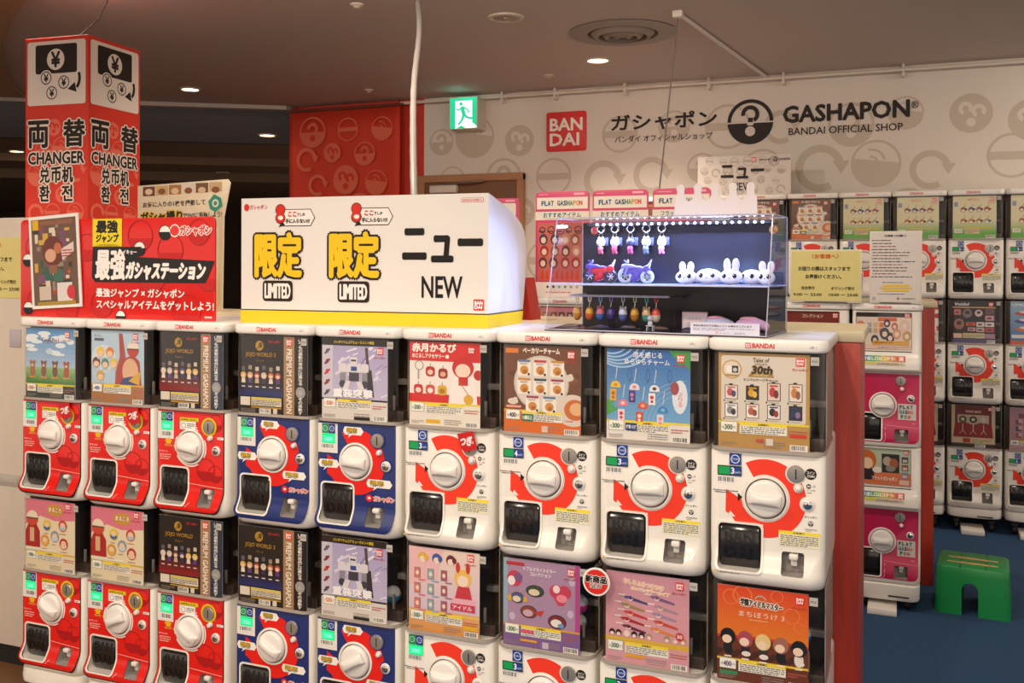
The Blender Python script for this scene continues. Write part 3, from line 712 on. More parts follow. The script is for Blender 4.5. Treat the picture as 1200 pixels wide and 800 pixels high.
def machine(style, lit, price, card, label, group, loc, tier, ribbon=False, grip=0, rz=0, cat='capsule machine', postagged=True):
    r_ = empty('capsule_machine', label, cat, loc, rz, group)
    link('cabinet', get('cab', make_cabinet), r_)
    if style == 'red':
        link('panel_border', get('rbord', lambda: sheet(-.001, .0010, BLACKM, rrpts(.013, .289, -.014, .324, [.03, .03, .004, .004]), [DISP, TRAY])), r_)
        link('front_panel', get('rpan', lambda: sheet(-.001, .0020, REDP, rrpts(.016, .2855, -.0085, .324, [.03, .03, .004, .004]), [DISP, TRAY])), r_)
    elif style == 'blue':
        link('front_panel', get('bpan', lambda: sheet(-.001, .0020, BLUEP, rrpts(.014, .290, -.009, .324, [.03, .03, .004, .004]), [DISP, TRAY])), r_)
    link('dispenser_frame', get('fr', lambda: frame_mesh(WHITE)), r_)
    d = link('dispenser_door', get('dd', door_mesh), r_); link('embossed_letters', get('dl', door_letters), d)
    link('return_flap', get('peg', peg_mesh), r_)
    if style == 'white': link('front_print', get(('fw', lit), lambda: front_white(lit)), r_)
    elif style == 'blue': link('front_print', get('fb', front_blue), r_)
    else: link('front_print', get('frd', lambda: front_red(False)), r_)
    yk = .014 if style == 'white' else .0115
    link('knob_collar', get('col', lambda: collar_mesh(WHITE)), r_, (.152, yk, .2))
    k = link('knob', get('knob', knob_mesh), r_, (.152, yk, .2)); link('grip', get('grip', grip_mesh), k, (0, 0, 0), (0, R(grip), 0))
    link('coin_slot', get('slot', slot_mesh), r_, (.229, yk, .271)); link('return_button', get('btn', button_mesh), r_, (.236, yk, .235)); link('key_lock', get('key', key_mesh), r_, (.259, yk, .194))
    link('payment_label', get(('lcd', lit, price), lambda: lcd_mesh(lit, price)), r_)
    if lit: link('price_display', get(('glow', price), lambda: lcd_glow(price)), r_)
    wn = link('window', get('win', window_mesh), r_); link('window_rim', get('rim', rim_mesh), wn)
    link('hopper', get('hop', hopper_mesh), r_); link('side_panel', get('sidep', side_mesh), r_, (.0085, 0, 0)); link('side_panel', get('sidep', side_mesh), r_, (.2985, 0, 0))
    if card:
        wide = card[0].startswith('gold')
        c = link('display_card', get(('stock', wide), lambda: paper('display_card', .264 if wide else CARDW)), r_, (.020 if wide else .0285, .012, .3265))
        link('card_print', get(('card', card[0]), lambda: card_mesh(*card, .264 / 118 if wide else CARDW / 100)), c)
    if postagged: link('pos_tag', get('pos', postag), r_, (0, .0035, 0))
    if tier == 'top':
        l_ = link('lid', get('lid', lid_mesh), r_); link('lid_logo', get('lidp', lid_print), l_)
    if tier == 'low':
        link('base_skirt', get('base', base_mesh), r_)
        for x in (.06, .25):
            for y in (.06, .38): link('caster', get('cast', caster_mesh), r_, (x, y, -loc[2] + .026))
        link('foot_plate', get('pad', pad_mesh), r_, (0, 0, -loc[2] + .03))
    if ribbon: link('hanging_ribbon', get('rib', ribbon_mesh), r_, (.222, .0025, .290))
    return r_

# ------------------------------------------------------------------ display cards, 100 x 111 canvas
def foot(a, price, top=28, bg='e9e4da', band='e8c81c', pc='2c6a3c', code=True):
    if bg: a.rect(0, 0, 100, top, bg, 1)
    a.rect(0, top - 2.5, 100, 2.5, band, 2)
    a.rect(2.5, top - 13, 19, 12.5, '6f9a74', 2); a.rect(3.1, top - 12.4, 17.8, 11.3, 'f3f1e8', 3)
    a.text('各', 4.2, top - 9.2, 2.8, 3, pc, 4); a.text(price, 7.3, top - 10, 8.6, 5.6, pc, 4, .03); a.text('円', 16.5, top - 9.2, 3, 3, pc, 4)
    a.rect(24, top - 14, 52, 13, 'eceadf', 3); a.rect(24, top - 4.6, 52, 3.6, 'edd63a', 4); a.text('注意事項', 44, top - 4.2, 12, 2.6, '3a3420', 5, .02)
    a.dashes(25.5, top - 13.6, 49, 8.6, 4, '6d6a64', 4)
    a.dashes(3, 3, 18, 5, 3, '8a857e', 2); a.dashes(50, 3, 24, 8, 3, '8a857e', 2)
    if code: a.barcode(79, 1.5, 19, 7, 2)
    a.dashes(78, top - 13, 20, 6, 2, 'b05a4a', 2)
def logos(a, x=83, y=98, c='d8231b'):
    a.badge(x, y, 9.5, 4, c); a.text('ガシャポン', x - 4, y - 5.5, 17, 3, 'c8302a', 4, .03)
def toy(a, x, y, s, head, body, l=3):
    """small plain round doll"""
    a.poly([(x - s * .28, y), (x + s * .28, y), (x + s * .2, y + s * .6), (x - s * .2, y + s * .6)], body, l); a.ell(x, y + s * .85, s * .38, s * .36, head, l + 1); a.ell(x, y + s * .76, s * .26, s * .2, 'e8c8b0', l + 2)
def charm(a, x, y, w_, h, c, c2='f4efe8', l=3, strap='8a98b0'):
    a.line(x, y + h, x, y + h * 1.7, .8, strap, l); a.ring(x, y + h * 1.1, h * .08, h * .16, strap, l); a.rrect(x - w_ / 2, y, w_, h, w_ * .2, c, l); a.ell(x, y + h * .5, w_ * .28, h * .22, c2, l + 1)
def c_meadow(a):
    a.grad(0, 0, 100, 111, 'c8dcec', '4a8ec4', 0); rn = a.rnd
    for k in range(16): a.ell(rn.uniform(5, 95), rn.uniform(70, 105), rn.uniform(6, 14), rn.uniform(2, 5), 'dce8f0', 1)
    a.grad(0, 24, 100, 26, '3f7a30', '8fb878', 1, 8)
    for k in range(60): x = rn.uniform(0, 100); y = rn.uniform(26, 46); a.line(x, y, x + rn.uniform(-2, 2), y + 5, .7, rn.choice(('5f9a3a', '8ab860', '356a28')), 2)
    a.text('Toy(Be)', 30, 88, 38, 8, '7a3a58', 3, .01, shear=.1); a.dashes(40, 66, 14, 16, 5, '8fb0cc', 2)
    for i, c in enumerate(('9a6238', '7a4a2c', '6a4630', 'a84a30')):
        x = 14 + i * 23; a.ell(x, 44, 5.5, 9, c, 3); a.ell(x, 54, 5, 5, c, 4); a.ell(x - 4, 58, 2, 2.6, c, 4); a.ell(x + 4, 58, 2, 2.6, c, 4); a.ell(x, 52.5, 2.6, 2.2, 'd8b890', 5); a.rect(x - 7, 33, 14, 2, 'e88a2a', 4)
    foot(a, '500', 24, '2f3a34', 'd8c030', 'c05a30'); logos(a, 80, 97)
def c_pale(a):
    a.rect(0, 0, 100, 111, 'aecbe0', 0); a.rect(0, 0, 100, 30, 'a8744a', 1); a.text('めじるし', 6, 101, 14, 4, '3a4a6a', 3); a.rect(6, 95, 18, 4, '4a4a5a', 3)
    a.ell(24, 68, 24, 21, 'c8dcea', 1)
    for x, y, c in ((18, 78, 'e8c43a'), (36, 78, 'd87a30'), (10, 62, '6a3028'), (27, 61, '4a8a80'), (43, 62, 'd8c040'), (18, 42, 'c8a04a')):
        a.ell(x, y, 7.5, 8, c, 3); a.ell(x, y - 2.5, 5.5, 4.6, 'e8c4a0', 4); a.rect(x - 6, y - 11, 12, 3, 'b4c4d0', 4)
    a.poly([(46, 30), (96, 30), (92, 66), (80, 76), (66, 70), (60, 107), (53, 107), (55, 72), (47, 48)], 'a84034', 2)
    a.ell(75, 50, 15, 20, 'd8b08c', 3); a.poly([(55, 30), (94, 30), (84, 44), (62, 40)], '34447e', 4); a.poly([(72, 36), (92, 30), (95, 52), (82, 44)], 'd4a83a', 4); a.ell(80, 84, 11, 12, 'e4dccc', 3); a.ell(80, 84, 11, 12, 'b83a2c', 4, 180, 360); a.rect(69, 83, 22, 2, '4a3a34', 5)
    foot(a, '400', 30, None, 'e0b028', '3a5a9a'); logos(a, 80, 98)
def c_gold(red=True):
    def f(a):
        a.rect(0, 0, 122, 111, '17120f', 0)
        if red: a.grad(0, 26, 76, 24, '8a1418', '2a0c0c', 1, 10)
        else: a.grad(0, 26, 76, 16, '1a2a6a', '12142a', 1, 8)
        a.ell(36, 97, 7, 7, 'b08a28', 2); a.ell(38, 98, 3.2, 4, '5a4412', 3); a.line(31, 92, 42, 103, 1.4, '6a5016', 3)
        a.text('JOJO WORLD' + ('' if red else ' 3'), 12, 80, 52, 7.5, 'b58a2a', 3, .01); a.text('Vol.1' if red else 'プライズ', 30, 74, 14, 3.4, '9a7a2a', 3)
        for i, c in enumerate(('d8cfc4', 'cabfb4', '7a4a38', '4a4a8a', 'e4c060', 'd8b850') if red else ('d8a848', 'c8a070', 'a03a2c', 'c8c0a8', 'b86a3a', 'b84a38')):
            x = 8 + i * 12; a.rrect(x - 3, 63 if i % 2 else 61, 6, 6, 1, ('5a5a6a', '9a8a78', 'c8beb0')[i % 3], 2); toy(a, x, 44, 13, c, ('e4d8cc', '5a3a80', 'c8b098', '30304a')[i % 4], 2); a.rect(x - 3, 38, 6, 1.6, 'd8d0c0', 2)
        a.rect(3, 12, 17, 12, 'e0d8c8', 2); a.rect(22, 12, 52, 12, 'dcd4c0', 2); a.rect(22, 21, 52, 2.4, 'd8c430', 3); a.dashes(23, 12.5, 50, 8, 4, '5a564e', 3); a.rect(22, 9, 52, 1.6, 'c8961e', 2)
        a.barcode(36, 1.5, 20, 7, 2); a.rect(60, 2, 7, 7, 'd8d0c4', 2); a.dashes(4, 2, 26, 6, 3, '8a8276', 2); a.text('ガシャポン', 52, 101, 20, 4, 'c8302a', 3, .03)
        a.rect(78, 0, 18, 111, 'a2805c', 1); a.badge(82, 98, 10, 3); a.text('PREMIUM GASHAPON', 82.5, 4, 9.5, 90, 'f0e8dc', 3, .02, rot=-90)
        a.rect(96, 0, 22, 111, '24334a' if red else '16130f', 1); a.vtext('いつもの感動の商品とは異なる', 103, 44, 6.5, 64, 'e8e4dc', 3, .03); a.vtext('その感動す', 103, 3, 6.5, 24, 'e8e4dc', 3, .03)
        a.ell(106.5, 34, 8, 8, '9c9a98', 2); a.text('心', 103.5, 31, 6, 6, 'd8d4cc', 3)
    return f
def c_robot(a):
    a.grad(0, 0, 100, 111, 'c2bcd8', 'a8a2c8', 0); rn = a.rnd
    for k in range(26):
        x, y = rn.uniform(18, 96), rn.uniform(32, 98); a.line(x, y, x + rn.uniform(4, 16), y + rn.uniform(2, 10), rn.uniform(1, 4), rn.choice(('d8d4e8', '8f8ab8', 'e4e0f0')), 1)
    a.rect(0, 102, 100, 9, '17130f', 2); a.text('バンダイナムコアミューズメント限定', 18, 104.5, 62, 4.5, 'e8d030', 3, .02)
    a.rect(0, 30, 17, 72, 'c8c4d4', 2)
    for i, c in enumerate(('5a5a6a', '7a2a2a', 'c02a20', '8a2a2a', '4a4a52')):
        y = 94 - i * 14; a.line(4, y - 4, 12, y + 3, 3, c, 3); a.ell(8, y, 2.4, 3, c, 3)
    # plain grey machine-like toy with a long launcher
    G = 'd8d6dc'; D = '3a3a46'
    a.poly([(66, 100), (70, 100), (76, 40), (71, 40)], '4a4044', 2); a.poly([(69, 70), (76, 70), (80, 34), (70, 34)], '2c2a30', 3)
    a.poly([(36, 66), (62, 66), (58, 78), (40, 78)], G, 4); a.rect(42, 54, 15, 12, D, 4); a.rect(45, 68, 9, 6, '2a4a9a', 5); a.rrect(43, 78, 12, 9, 3, G, 5); a.rect(45, 81, 8, 2.4, D, 6)
    for s in (-1, 1):
        x = 49 + s * 17; a.rrect(x - 6, 66, 12, 12, 3, G, 4); a.rect(x - 4, 52, 8, 13, '8a8a94', 4); a.ell(x, 50, 5, 5, D, 5)
        x = 49 + s * 8; a.poly([(x - 4, 54), (x + 4, 54), (x + 7 * s + 5, 36), (x + 7 * s - 5, 36)], G, 5); a.ell(x + s * 5, 37, 4.5, 5, '2a4a9a' if s < 0 else D, 6)
    a.text('重装突撃', 18, 32, 60, 11, 'f2f0f4', 7, .05)
    foot(a, '500', 30, 'd8d2cc', '2c2824', 'd87a4a'); a.rect(50, 2, 24, 4, '17130f', 5); logos(a, 84, 91)
def c_redcharm(a):
    a.rect(0, 0, 100, 111, 'ece6de', 0); a.rect(0, 86, 100, 25, 'd01f1c', 1); a.rect(0, 32, 100, 11, 'd01f1c', 1)
    a.text('赤月かるび', 4, 98, 62, 11, 'f4eee6', 3, .05); a.text('めじるしアクセサリー', 4, 90, 46, 5.5, 'f4eee6', 3, .03); a.ell(54, 92.5, 2.6, 2.6, 'f4eee6', 3)
    a.ring(14, 80, 5.2, 6.4, '9a9a9e', 3); a.line(13, 74, 13, 62, 2, '9a9a9e', 3)
    for x, y, c, c2 in ((30, 70, 'b8201c', 'e8c8b4'), (48, 68, '98201c', 'd8a890'), (13, 46, 'c02420', 'f0d8c8'), (30, 46, 'd04a40', 'f0e8e0'), (47, 46, 'd8a82a', 'a87818')):
        a.line(x, y + 8, x, y + 13, 1, '8a8a90', 2); a.rrect(x - 6.5, y - 4, 13, 13, 4, c, 3); a.ell(x, y + 1.5, 4, 3.4, c2, 4)
    a.poly([(56, 32), (96, 32), (94, 62), (84, 70), (66, 70), (58, 54)], 'efe9e4', 2); a.ell(76, 79, 15, 14, 'c4201e', 3); a.ell(76, 75, 10.5, 9, 'f0d4c2', 4); a.rect(70, 56, 13, 11, 'c4201e', 4); a.ell(84, 38, 6.5, 6.5, 'd8a82a', 4); a.line(70, 62, 84, 44, 1, 'a87818', 4); a.ell(97, 70, 6, 6.5, 'b8201c', 3)
    foot(a, '300', 32, 'e6e0d4', 'e4d430'); a.rect(24, 5, 20, 4.5, 'e0b024', 4); logos(a, 83, 97, 'c01c18')
def c_bakery(a):
    a.rect(0, 0, 100, 111, '6f422a', 0); rn = a.rnd
    for k in range(12): a.ell(rn.uniform(0, 100), rn.uniform(32, 105), rn.uniform(2, 8), rn.uniform(1, 5), rn.choice(('7f5036', '5e3622', '8a5a40')), 1)
    a.text('ベーカリーチャーム', 25, 101, 48, 7, 'f0e4d4', 3, .04); a.rect(2, 101, 17, 6, 'd87a30', 3)
    a.ell(49, 64, 36, 35, 'c6bcae', 2); a.ell(49, 64, 34, 33, 'd6cec2', 3)
    for j, (y, xs) in enumerate(((82, (27, 48, 70)), (59, (27, 48, 70)), (37, (38, 60)))):
        for i, x in enumerate(xs):
            a.rrect(x - 9, y - 9, 18, 19, 2, 'ece6dc', 4); a.ell(x, y - 2, 5.5, 5.5, 'c98a34', 5); a.ell(x + 1, y - 4, 3, 2.6, 'a86420', 6); a.rect(x - 8, y + 8, 16, 3, ('5a7aa0', 'c03a34', 'c88a3a', '2a4a60', 'a03a5a')[(i + j * 2) % 5], 5); a.text('BAKERY', x - 5, y + 5, 10, 2, '4a3a30', 6); a.ell(x + 6, y - 7, 1.6, 1.6, '30241c', 6)
    a.ell(90, 32, 22, 20, 'd8cabc', 2); a.ell(93, 33, 14, 13, 'c86a2c', 3); a.ell(95, 34, 9, 8, 'e0b080', 4)
    for x, y in ((84, 72), (12, 40)): a.ell(x, y, 7, 4, 'd8cec0', 2); a.ell(x + 3, y + 3, 3, 2.4, 'd8cec0', 2)
    a.rect(3, 32, 20, 3, 'e8a090', 4); foot(a, '400', 30, 'd86c28', 'e8a428', '4a4a5a'); a.rect(24, 16, 15, 9, '2a7a5a', 6); a.text('15歳以上', 25.5, 18, 12, 5, 'f0f4e8', 7, .03); a.rect(50, 3, 8, 8, 'd8c0b0', 4); logos(a, 83, 96)
def c_summer(a):
    a.grad(0, 0, 100, 111, '7ab4dc', '2866b0', 0, 18)
    for k in range(5): a.ring(6 + k * 3, 128, 22 + k * 4, 24 + k * 4, '9cc4e4', 1, 200, 330)
    for k in range(4): a.ring(96, 20, 40 + k * 5, 40.6 + k * 5, '8fbfe2', 1, 90, 180)
    a.poly([(74, 111), (100, 111), (100, 88), (92, 96), (86, 92), (84, 100)], '3a9a4a', 2); a.poly([(0, 30), (14, 38), (6, 44), (12, 54), (0, 48)], '4aa050', 2)
    a.text('涼を感じる', 32, 101, 35, 7, 'f4f6f8', 3, .01); a.text('ゆらゆらチャーム', 22, 92.5, 54, 7, 'f4f6f8', 3, .01)
    for x, y, c, c2 in ((11, 66, 'e8c040', 'c89020'), (34, 64, 'e4dce4', 'd08aa0'), (58, 63, 'e4e4e8', '3a3a3a'), (20, 44, 'e07a90', 'f0d0d8'), (44, 42, 'd8502c', 'f0b090'), (68, 38, '3a84c8', '80b8e0')):
        a.line(x, y + 8, x + 2, y + 24, 1.2, 'b8c8d4', 2); a.ell(x, y, 6, 6, c, 3, 0, 180); a.rect(x - 6, y - 2, 12, 2.2, c, 3); a.ell(x, y + 1.5, 2.4, 2, c2, 4)
    for x, y, c, c2 in ((8, 48, 'e0a83a', 'a86a18'), (31, 47, '3a3a8a', 'c87a9a'), (55, 45, 'f0ece8', 'c83a3a'), (18, 24, 'f0d8dc', 'c83a4a'), (40, 22, 'd8482c', 'f0e0c8'), (65, 20, 'd8dce8', 'e0909a')):
        a.rect(x - 4, y, 8, 14, c, 3); a.ell(x, y + 9, 2.3, 2.3, c2, 4); a.ell(x, y + 4, 1.8, 1.8, c2, 4)
    for x in (28, 50, 76): a.ring(x, 80, 2, 2.8, '3a6aa8', 2, e=3); 
    a.ell(88, 56, 9, 20, 'dce4ee', 2); a.ell(82, 66, 5, 8, '9a4a50', 3); a.vtext('ぷりる', 86, 44, 5, 18, 'd85a6a', 3, .01)
    foot(a, '300', 25, 'e4e0da', 'e8d224'); a.rect(23, 13, 14, 9, '1f3f7a', 6); a.text('対象15才', 24, 15, 12, 5, 'e8ecf4', 7, .02); logos(a, 84, 97)
def c_packages(a):
    a.rect(0, 0, 100, 111, 'b8904e', 0); a.rrect(3, 32, 93, 76, 3, 'd9d1c4', 1); a.ring(15, 92, 9.5, 11, 'c8a262', 3); a.ell(15, 92, 9.5, 9.5, 'e0d6c4', 2); a.rect(9, 88, 6, 8, 'f0ece4', 3); a.rect(15, 88, 7, 8, '1c1a1a', 3); a.ell(18.5, 91.5, 2.4, 2.4, 'c8c8cc', 4); a.rect(7, 84, 15, 2, 'b08a4a', 4)
    a.text('Tales of', 38, 101, 18, 5, '5a4a2a', 3, .02, shear=.1); a.text('SERIES', 40, 97.5, 14, 2.4, '5a4a2a', 3); a.text('30th', 37, 88, 22, 8.5, '2c2418', 4, .05, shear=.15, out=.6, outc='b89038'); a.poly([(33, 84), (62, 84), (60, 88), (35, 88)], 'a8842e', 3); a.text('ANNIVERSARY', 39, 85, 17, 2, 'f0e4c0', 4)
    a.text('ミニパッケージチャーム', 28, 79, 38, 3.2, '3a3028', 3, .03)
    cols_ = (('c8505a', 'e8dcd8', '3a4a6a'), ('d8a020', '2c2014', 'e0b848'), ('b83a34', 'e0ccc4', '6a2a2a'), ('c8803a', 'e8dcd0', '8a5a4a'), ('8a8a90', 'f0eeea', '3a3a40'), ('b8604a', 'f0ece4', '8a4a3a'), ('1c1c22', 'e4e0e0', '9a2a2a'), ('24345e', '1c2440', '8a6a9a'))
    for i, (c, b, d) in enumerate(cols_):
        x, y = 8 + (i % 4) * 23.5, (58 if i < 4 else 37); h = 19 if i in (2, 3) else 15
        a.rect(x - .8, y - .8, 14.6, h + 1.6, '2a2624', 2); a.rect(x, y, 13, h, b, 3); a.ell(x + 5, y + h * .5, 3.4, h * .3, c, 4); a.ell(x + 9, y + h * .38, 2.6, h * .25, d, 4); a.rect(x + 2, y + h * .82, 9, h * .1, c, 4); a.rect(x + 4, y + h + .8, 4, 1.6, '2a2624', 3); a.ell(x - 1.5, y - 2.5, 1, 1, '2a2624', 3); a.rect(x + 1, y - 3, 11, .5, '8a8278', 3)
    foot(a, '300', 32, None, 'e4d030'); a.text('注目', 42, 9, 8, 4, 'd83a5a', 4, .04); a.rect(53, 6, 8, 8, 'd8d0c4', 4); a.rect(79, 17, 18, 3, 'd83a2a', 5); logos(a, 85, 98)
def c_capsuletoys(a):
    a.rect(0, 0, 100, 111, 'e4d8b8', 0); a.poly([(0, 111), (100, 111), (100, 84), (60, 80), (30, 86), (0, 70)], 'd8788c', 1); a.ell(60, 97, 17, 9, 'c89a2c', 2); a.text('まるころ', 48, 94, 25, 7, 'f4e8d0', 3, .04, out=.7, outc='b05a2a')
    a.poly([(0, 36), (30, 36), (29, 62), (22, 72), (6, 72), (0, 60)], 'a82420', 3); a.ell(14, 81, 12, 12, 'e8dcc4', 4); a.ell(14, 81, 12, 12, 'c84a34', 5, 180, 360); a.rect(2, 80, 24, 2, '5a3a30', 6); a.rect(9, 44, 9, 22, 'd8b088', 4)
    for x, y, c, c2 in ((44, 72, 'e4c43c', '3a6a9a'), (76, 74, 'c8483a', 'a8c0d0'), (60, 56, '8a9ab0', 'c8d0d8'), (40, 48, 'd8943a', 'e0b058'), (78, 46, 'b83a30', 'e4c8a8')):
        a.ell(x, y, 8.5, 9, c, 3); a.ell(x, y - 3, 6.5, 4.6, c2, 4); a.ell(x, y + 1, 5, 4, 'e8cca8', 4); a.dashes(x - 7, y - 14, 14, 2.4, 1, 'b06a4a', 3)
    a.rect(0, 32, 62, 2.4, 'eceadc', 4); foot(a, '300', 30, 'e0d4b4', 'd8b028'); logos(a, 82, 100)
def c_idolcards(a):
    a.grad(0, 24, 100, 87, 'd8c0d4', 'e8d4c8', 0, 10); a.grad(0, 0, 100, 30, 'd8944a', 'e0a878', 0, 8); a.poly([(0, 60), (40, 70), (50, 111), (0, 111)], 'e8bcc0', 1)
    for i, c in enumerate(('e0b040', '3a5aa0', '6a2a34')): x = 20 + i * 20; a.ell(x, 98, 6.5, 7, c, 3); a.ell(x, 95.5, 4.5, 4.4, 'f0d8c8', 4); a.ell(x + 5, 98, 3, 4, c, 4)
    for j in range(3):
        for i, c in enumerate(('d87a6a', '8ab0b8', 'a8586a')): x, y = 8 + i * 19, 70 - j * 20; a.rect(x, y, 9, 14, '8a7a70', 3); a.rect(x + .8, y + .8, 7.4, 12.4, c, 4); a.ell(x + 4.5, y + 7, 2.2, 3, 'f0dcd0', 5); a.rect(x + 6, y - 3, 10, 2, ('d87a8a', '8ab0d0', 'a87a9a')[i], 4)
    a.ell(77, 76, 12, 12, 'e8c060', 3); a.ell(77, 73, 7.6, 7.4, 'f2dccc', 4); a.poly([(66, 50), (90, 50), (86, 66), (70, 66)], 'c83a4a', 3); a.poly([(63, 50), (94, 50), (96, 42), (60, 42)], 'e8b0c0', 4); a.ell(70, 90, 3, 7, 'c83a2c', 3); a.ell(84, 90, 3, 7, 'c83a2c', 3)
    a.rect(60, 34, 34, 9, 'c83a5a', 5); a.text('アイドル', 63, 36, 27, 5, 'f4e4e4', 6, .03); foot(a, '300', 28, None, 'e8c850'); a.rect(78, 10, 20, 6, 'e4b030', 5); logos(a, 83, 99)
def c_charms(a):
    a.rect(0, 0, 100, 111, 'a88aa8', 0); a.rect(94, 28, 6, 83, 'b04a8a', 1); a.grad(0, 28, 6, 83, '9aa8c0', '8ab0c0', 1, 6)
    a.text('トプルスライトミラー', 27, 98, 42, 4.6, 'f0e8f0', 3, .03); a.text('コレクション', 36, 92, 27, 4.6, 'f0e8f0', 3, .03); a.rect(4, 103, 24, 4, 'b8303a', 3)
    a.ell(15, 86, 10, 10, 'c83a5a', 2); a.ell(11, 83, 5, 6, 'f0e4e4', 3); a.ell(20, 88, 5.5, 5.5, '7a5a8a', 3)
    for x, y, rx, ry, c, c2 in ((42, 73, 12, 7.5, '3a4a3a', 'e0d0b0'), (19, 62, 9, 7, '4a5a8a', 'e4d4b4'), (34, 46, 11, 8, '8a4434', 'c8a8b8'), (71, 38, 12, 9, '7a2c28', 'e8e4e0')):
        a.ell(x, y, rx, ry, '2a2024', 2); a.ell(x, y, rx - .9, ry - .9, c, 3); a.ell(x - 1, y - 1.5, rx * .6, ry * .55, c2, 4); a.line(x + 2, y + ry, x + 12, y + ry + 9, .6, 'b8a8b8', 2)
    a.ell(9, 61, 3, 4, 'd8a83a', 3); a.ell(29, 61, 3, 4, 'd8a83a', 3); a.poly([(40, 46), (54, 50), (50, 42)], 'c83a2a', 3); a.ell(76, 34, 4, 3, '6a9ac8', 5)
    for dx in (-5.5, 5.5): a.ell(75 + dx, 76, 8.5, 8.5, 'c4405a', 2)
    a.poly([(62, 74), (88, 74), (79, 59), (72, 59)], 'c4405a', 2); a.ell(70, 79, 4.5, 5, 'f0d8dc', 3); a.ell(77, 68, 7, 5, 'e88a98', 3)
    for x, y in ((12, 38), (90, 90), (88, 50)): a.ell(x, y, 4, 5, 'c4b4cc', 1)
    foot(a, '300', 29, '7f5f96', 'd89a38'); a.rect(23, 8, 22, 3, 'e0a030', 5); a.rect(23, 19, 18, 4, 'd85a70', 6); a.rect(52, 2.5, 8, 8, 'c8b8d0', 4); logos(a, 84, 97)
def c_pens(a):
    a.rect(0, 0, 100, 111, 'd49aa4', 0); a.grad(0, 60, 100, 51, 'd49aa4', 'c8909e', 0, 6)
    a.text('おしりふきつけかけ', 22, 98, 48, 6, 'e8b070', 3, .02, out=.6, outc='f4e4dc', slope=-.1); a.text('カンバッジアーカイブ', 31, 91, 46, 4.5, 'e8b070', 3, .02, out=.6, outc='f4e4dc', slope=-.08)
    for i, (x, y, c) in enumerate(((24, 80, '4a4a7a'), (56, 84, '7a5a8a'), (20, 71, '9a8a50'), (60, 73, 'a88a98'), (24, 62, 'c83a34'), (58, 64, '9a8aa8'), (20, 54, 'a82c34'), (60, 55, 'c84a3a'), (22, 45, '6a2a40'), (56, 46, 'd8843a'))):
        a.poly([(x - 3, y + 1.5), (x + 3, y + 3), (x + 27, y - 3), (x + 27, y - 5.5), (x + 3, y - 1.5)], c, 2); a.ell(x + 6, y, 3.2, 2.8, 'f0dccc', 3); a.ell(x + 6, y + 1, 3, 2.2, c, 4); a.rect(x - 9, y + 3, 8, 1.4, 'f0e4e0', 2)
    for i, x in enumerate((8, 16, 26, 35, 44, 53, 74, 84, 93)):
        c = ('2c201c', '3a2420', 'e8d8d0', '1c1a1a', '2a1c18', 'a89080', 'a8886a', 'd0a8a0', 'b88a60')[i]; a.ell(x, 37, 3.6, 4, c, 3); a.ell(x, 35.4, 2.4, 2.2, 'f0d8c8', 4)
    a.ell(89, 42, 5, 5, 'c83a40', 4); a.text('30', 86, 40, 6, 4, 'f4e8e4', 5, .03); a.rect(0, 28, 100, 4, 'd8b03a', 3); foot(a, '300', 28, 'd49aa4', 'd8b03a', '2c6a4c'); a.rect(24, 9, 24, 4, 'e0a030', 5); logos(a, 84, 97)
def c_sunset(a):
    a.grad(0, 0, 100, 111, 'e89a20', 'd8481c', 0, 22); a.poly([(0, 0), (100, 0), (100, 48), (60, 52), (0, 50)], '6a3418', 1); a.poly([(0, 50), (60, 52), (100, 48), (100, 51), (60, 55), (0, 53)], 'c03818', 1)
    for x, y, r_ in ((15, 98, 9), (28, 101, 11), (82, 84, 9), (90, 72, 6), (66, 104, 7)): a.ring(x, y, r_ * .86, r_, 'e87a40', 1); 
    a.text('学園アイドルマスター', 26, 90, 46, 8, '3a2a22', 3, .04, out=.9, outc='f4e8d8', slope=-.05); a.ring(48, 96, 6, 7, 'a8c8b8', 2, 20, 160)
    a.text('まちぼうけ 3', 24, 77, 50, 6.5, 'f4e4d0', 3, .0, slope=0); a.dashes(36, 73, 22, 1.6, 1, 'f0c890', 2)
    for i, (c, b) in enumerate((('1c1614', '241c1a'), ('a84a54', '2a2024'), ('e4c88a', '3a322a'), ('a06a5a', '1c1a1c'), ('18161a', 'e8e0d8'))):
        x = 12 + i * 19.5; y = 44 - i * 1.0; a.ell(x, y - 5, 5, 8, b, 3); a.ell(x + 1, y - 9, 5, 3, 'e8e0d8' if i in (1, 2, 4) else b, 4); a.ell(x, y + 8, 8.6, 9.4, c, 5); a.ell(x - 1, y + 4.6, 5.4, 4.8, 'f0d4bc', 6); a.rect(x - 4, y - 16, 8, 1.6, 'f0e4d4', 4)
    for k in range(5): a.poly([(2 + k * 20, 38), (10 + k * 20, 36), (-2 + k * 20, 26), (-12 + k * 20, 26)], '4a2412', 2)
    foot(a, '400', 27, '5a2c14', 'e8c428', '5a3a78'); a.rect(3, 8, 20, 4, '3a8a5a', 5); logos(a, 86, 98)
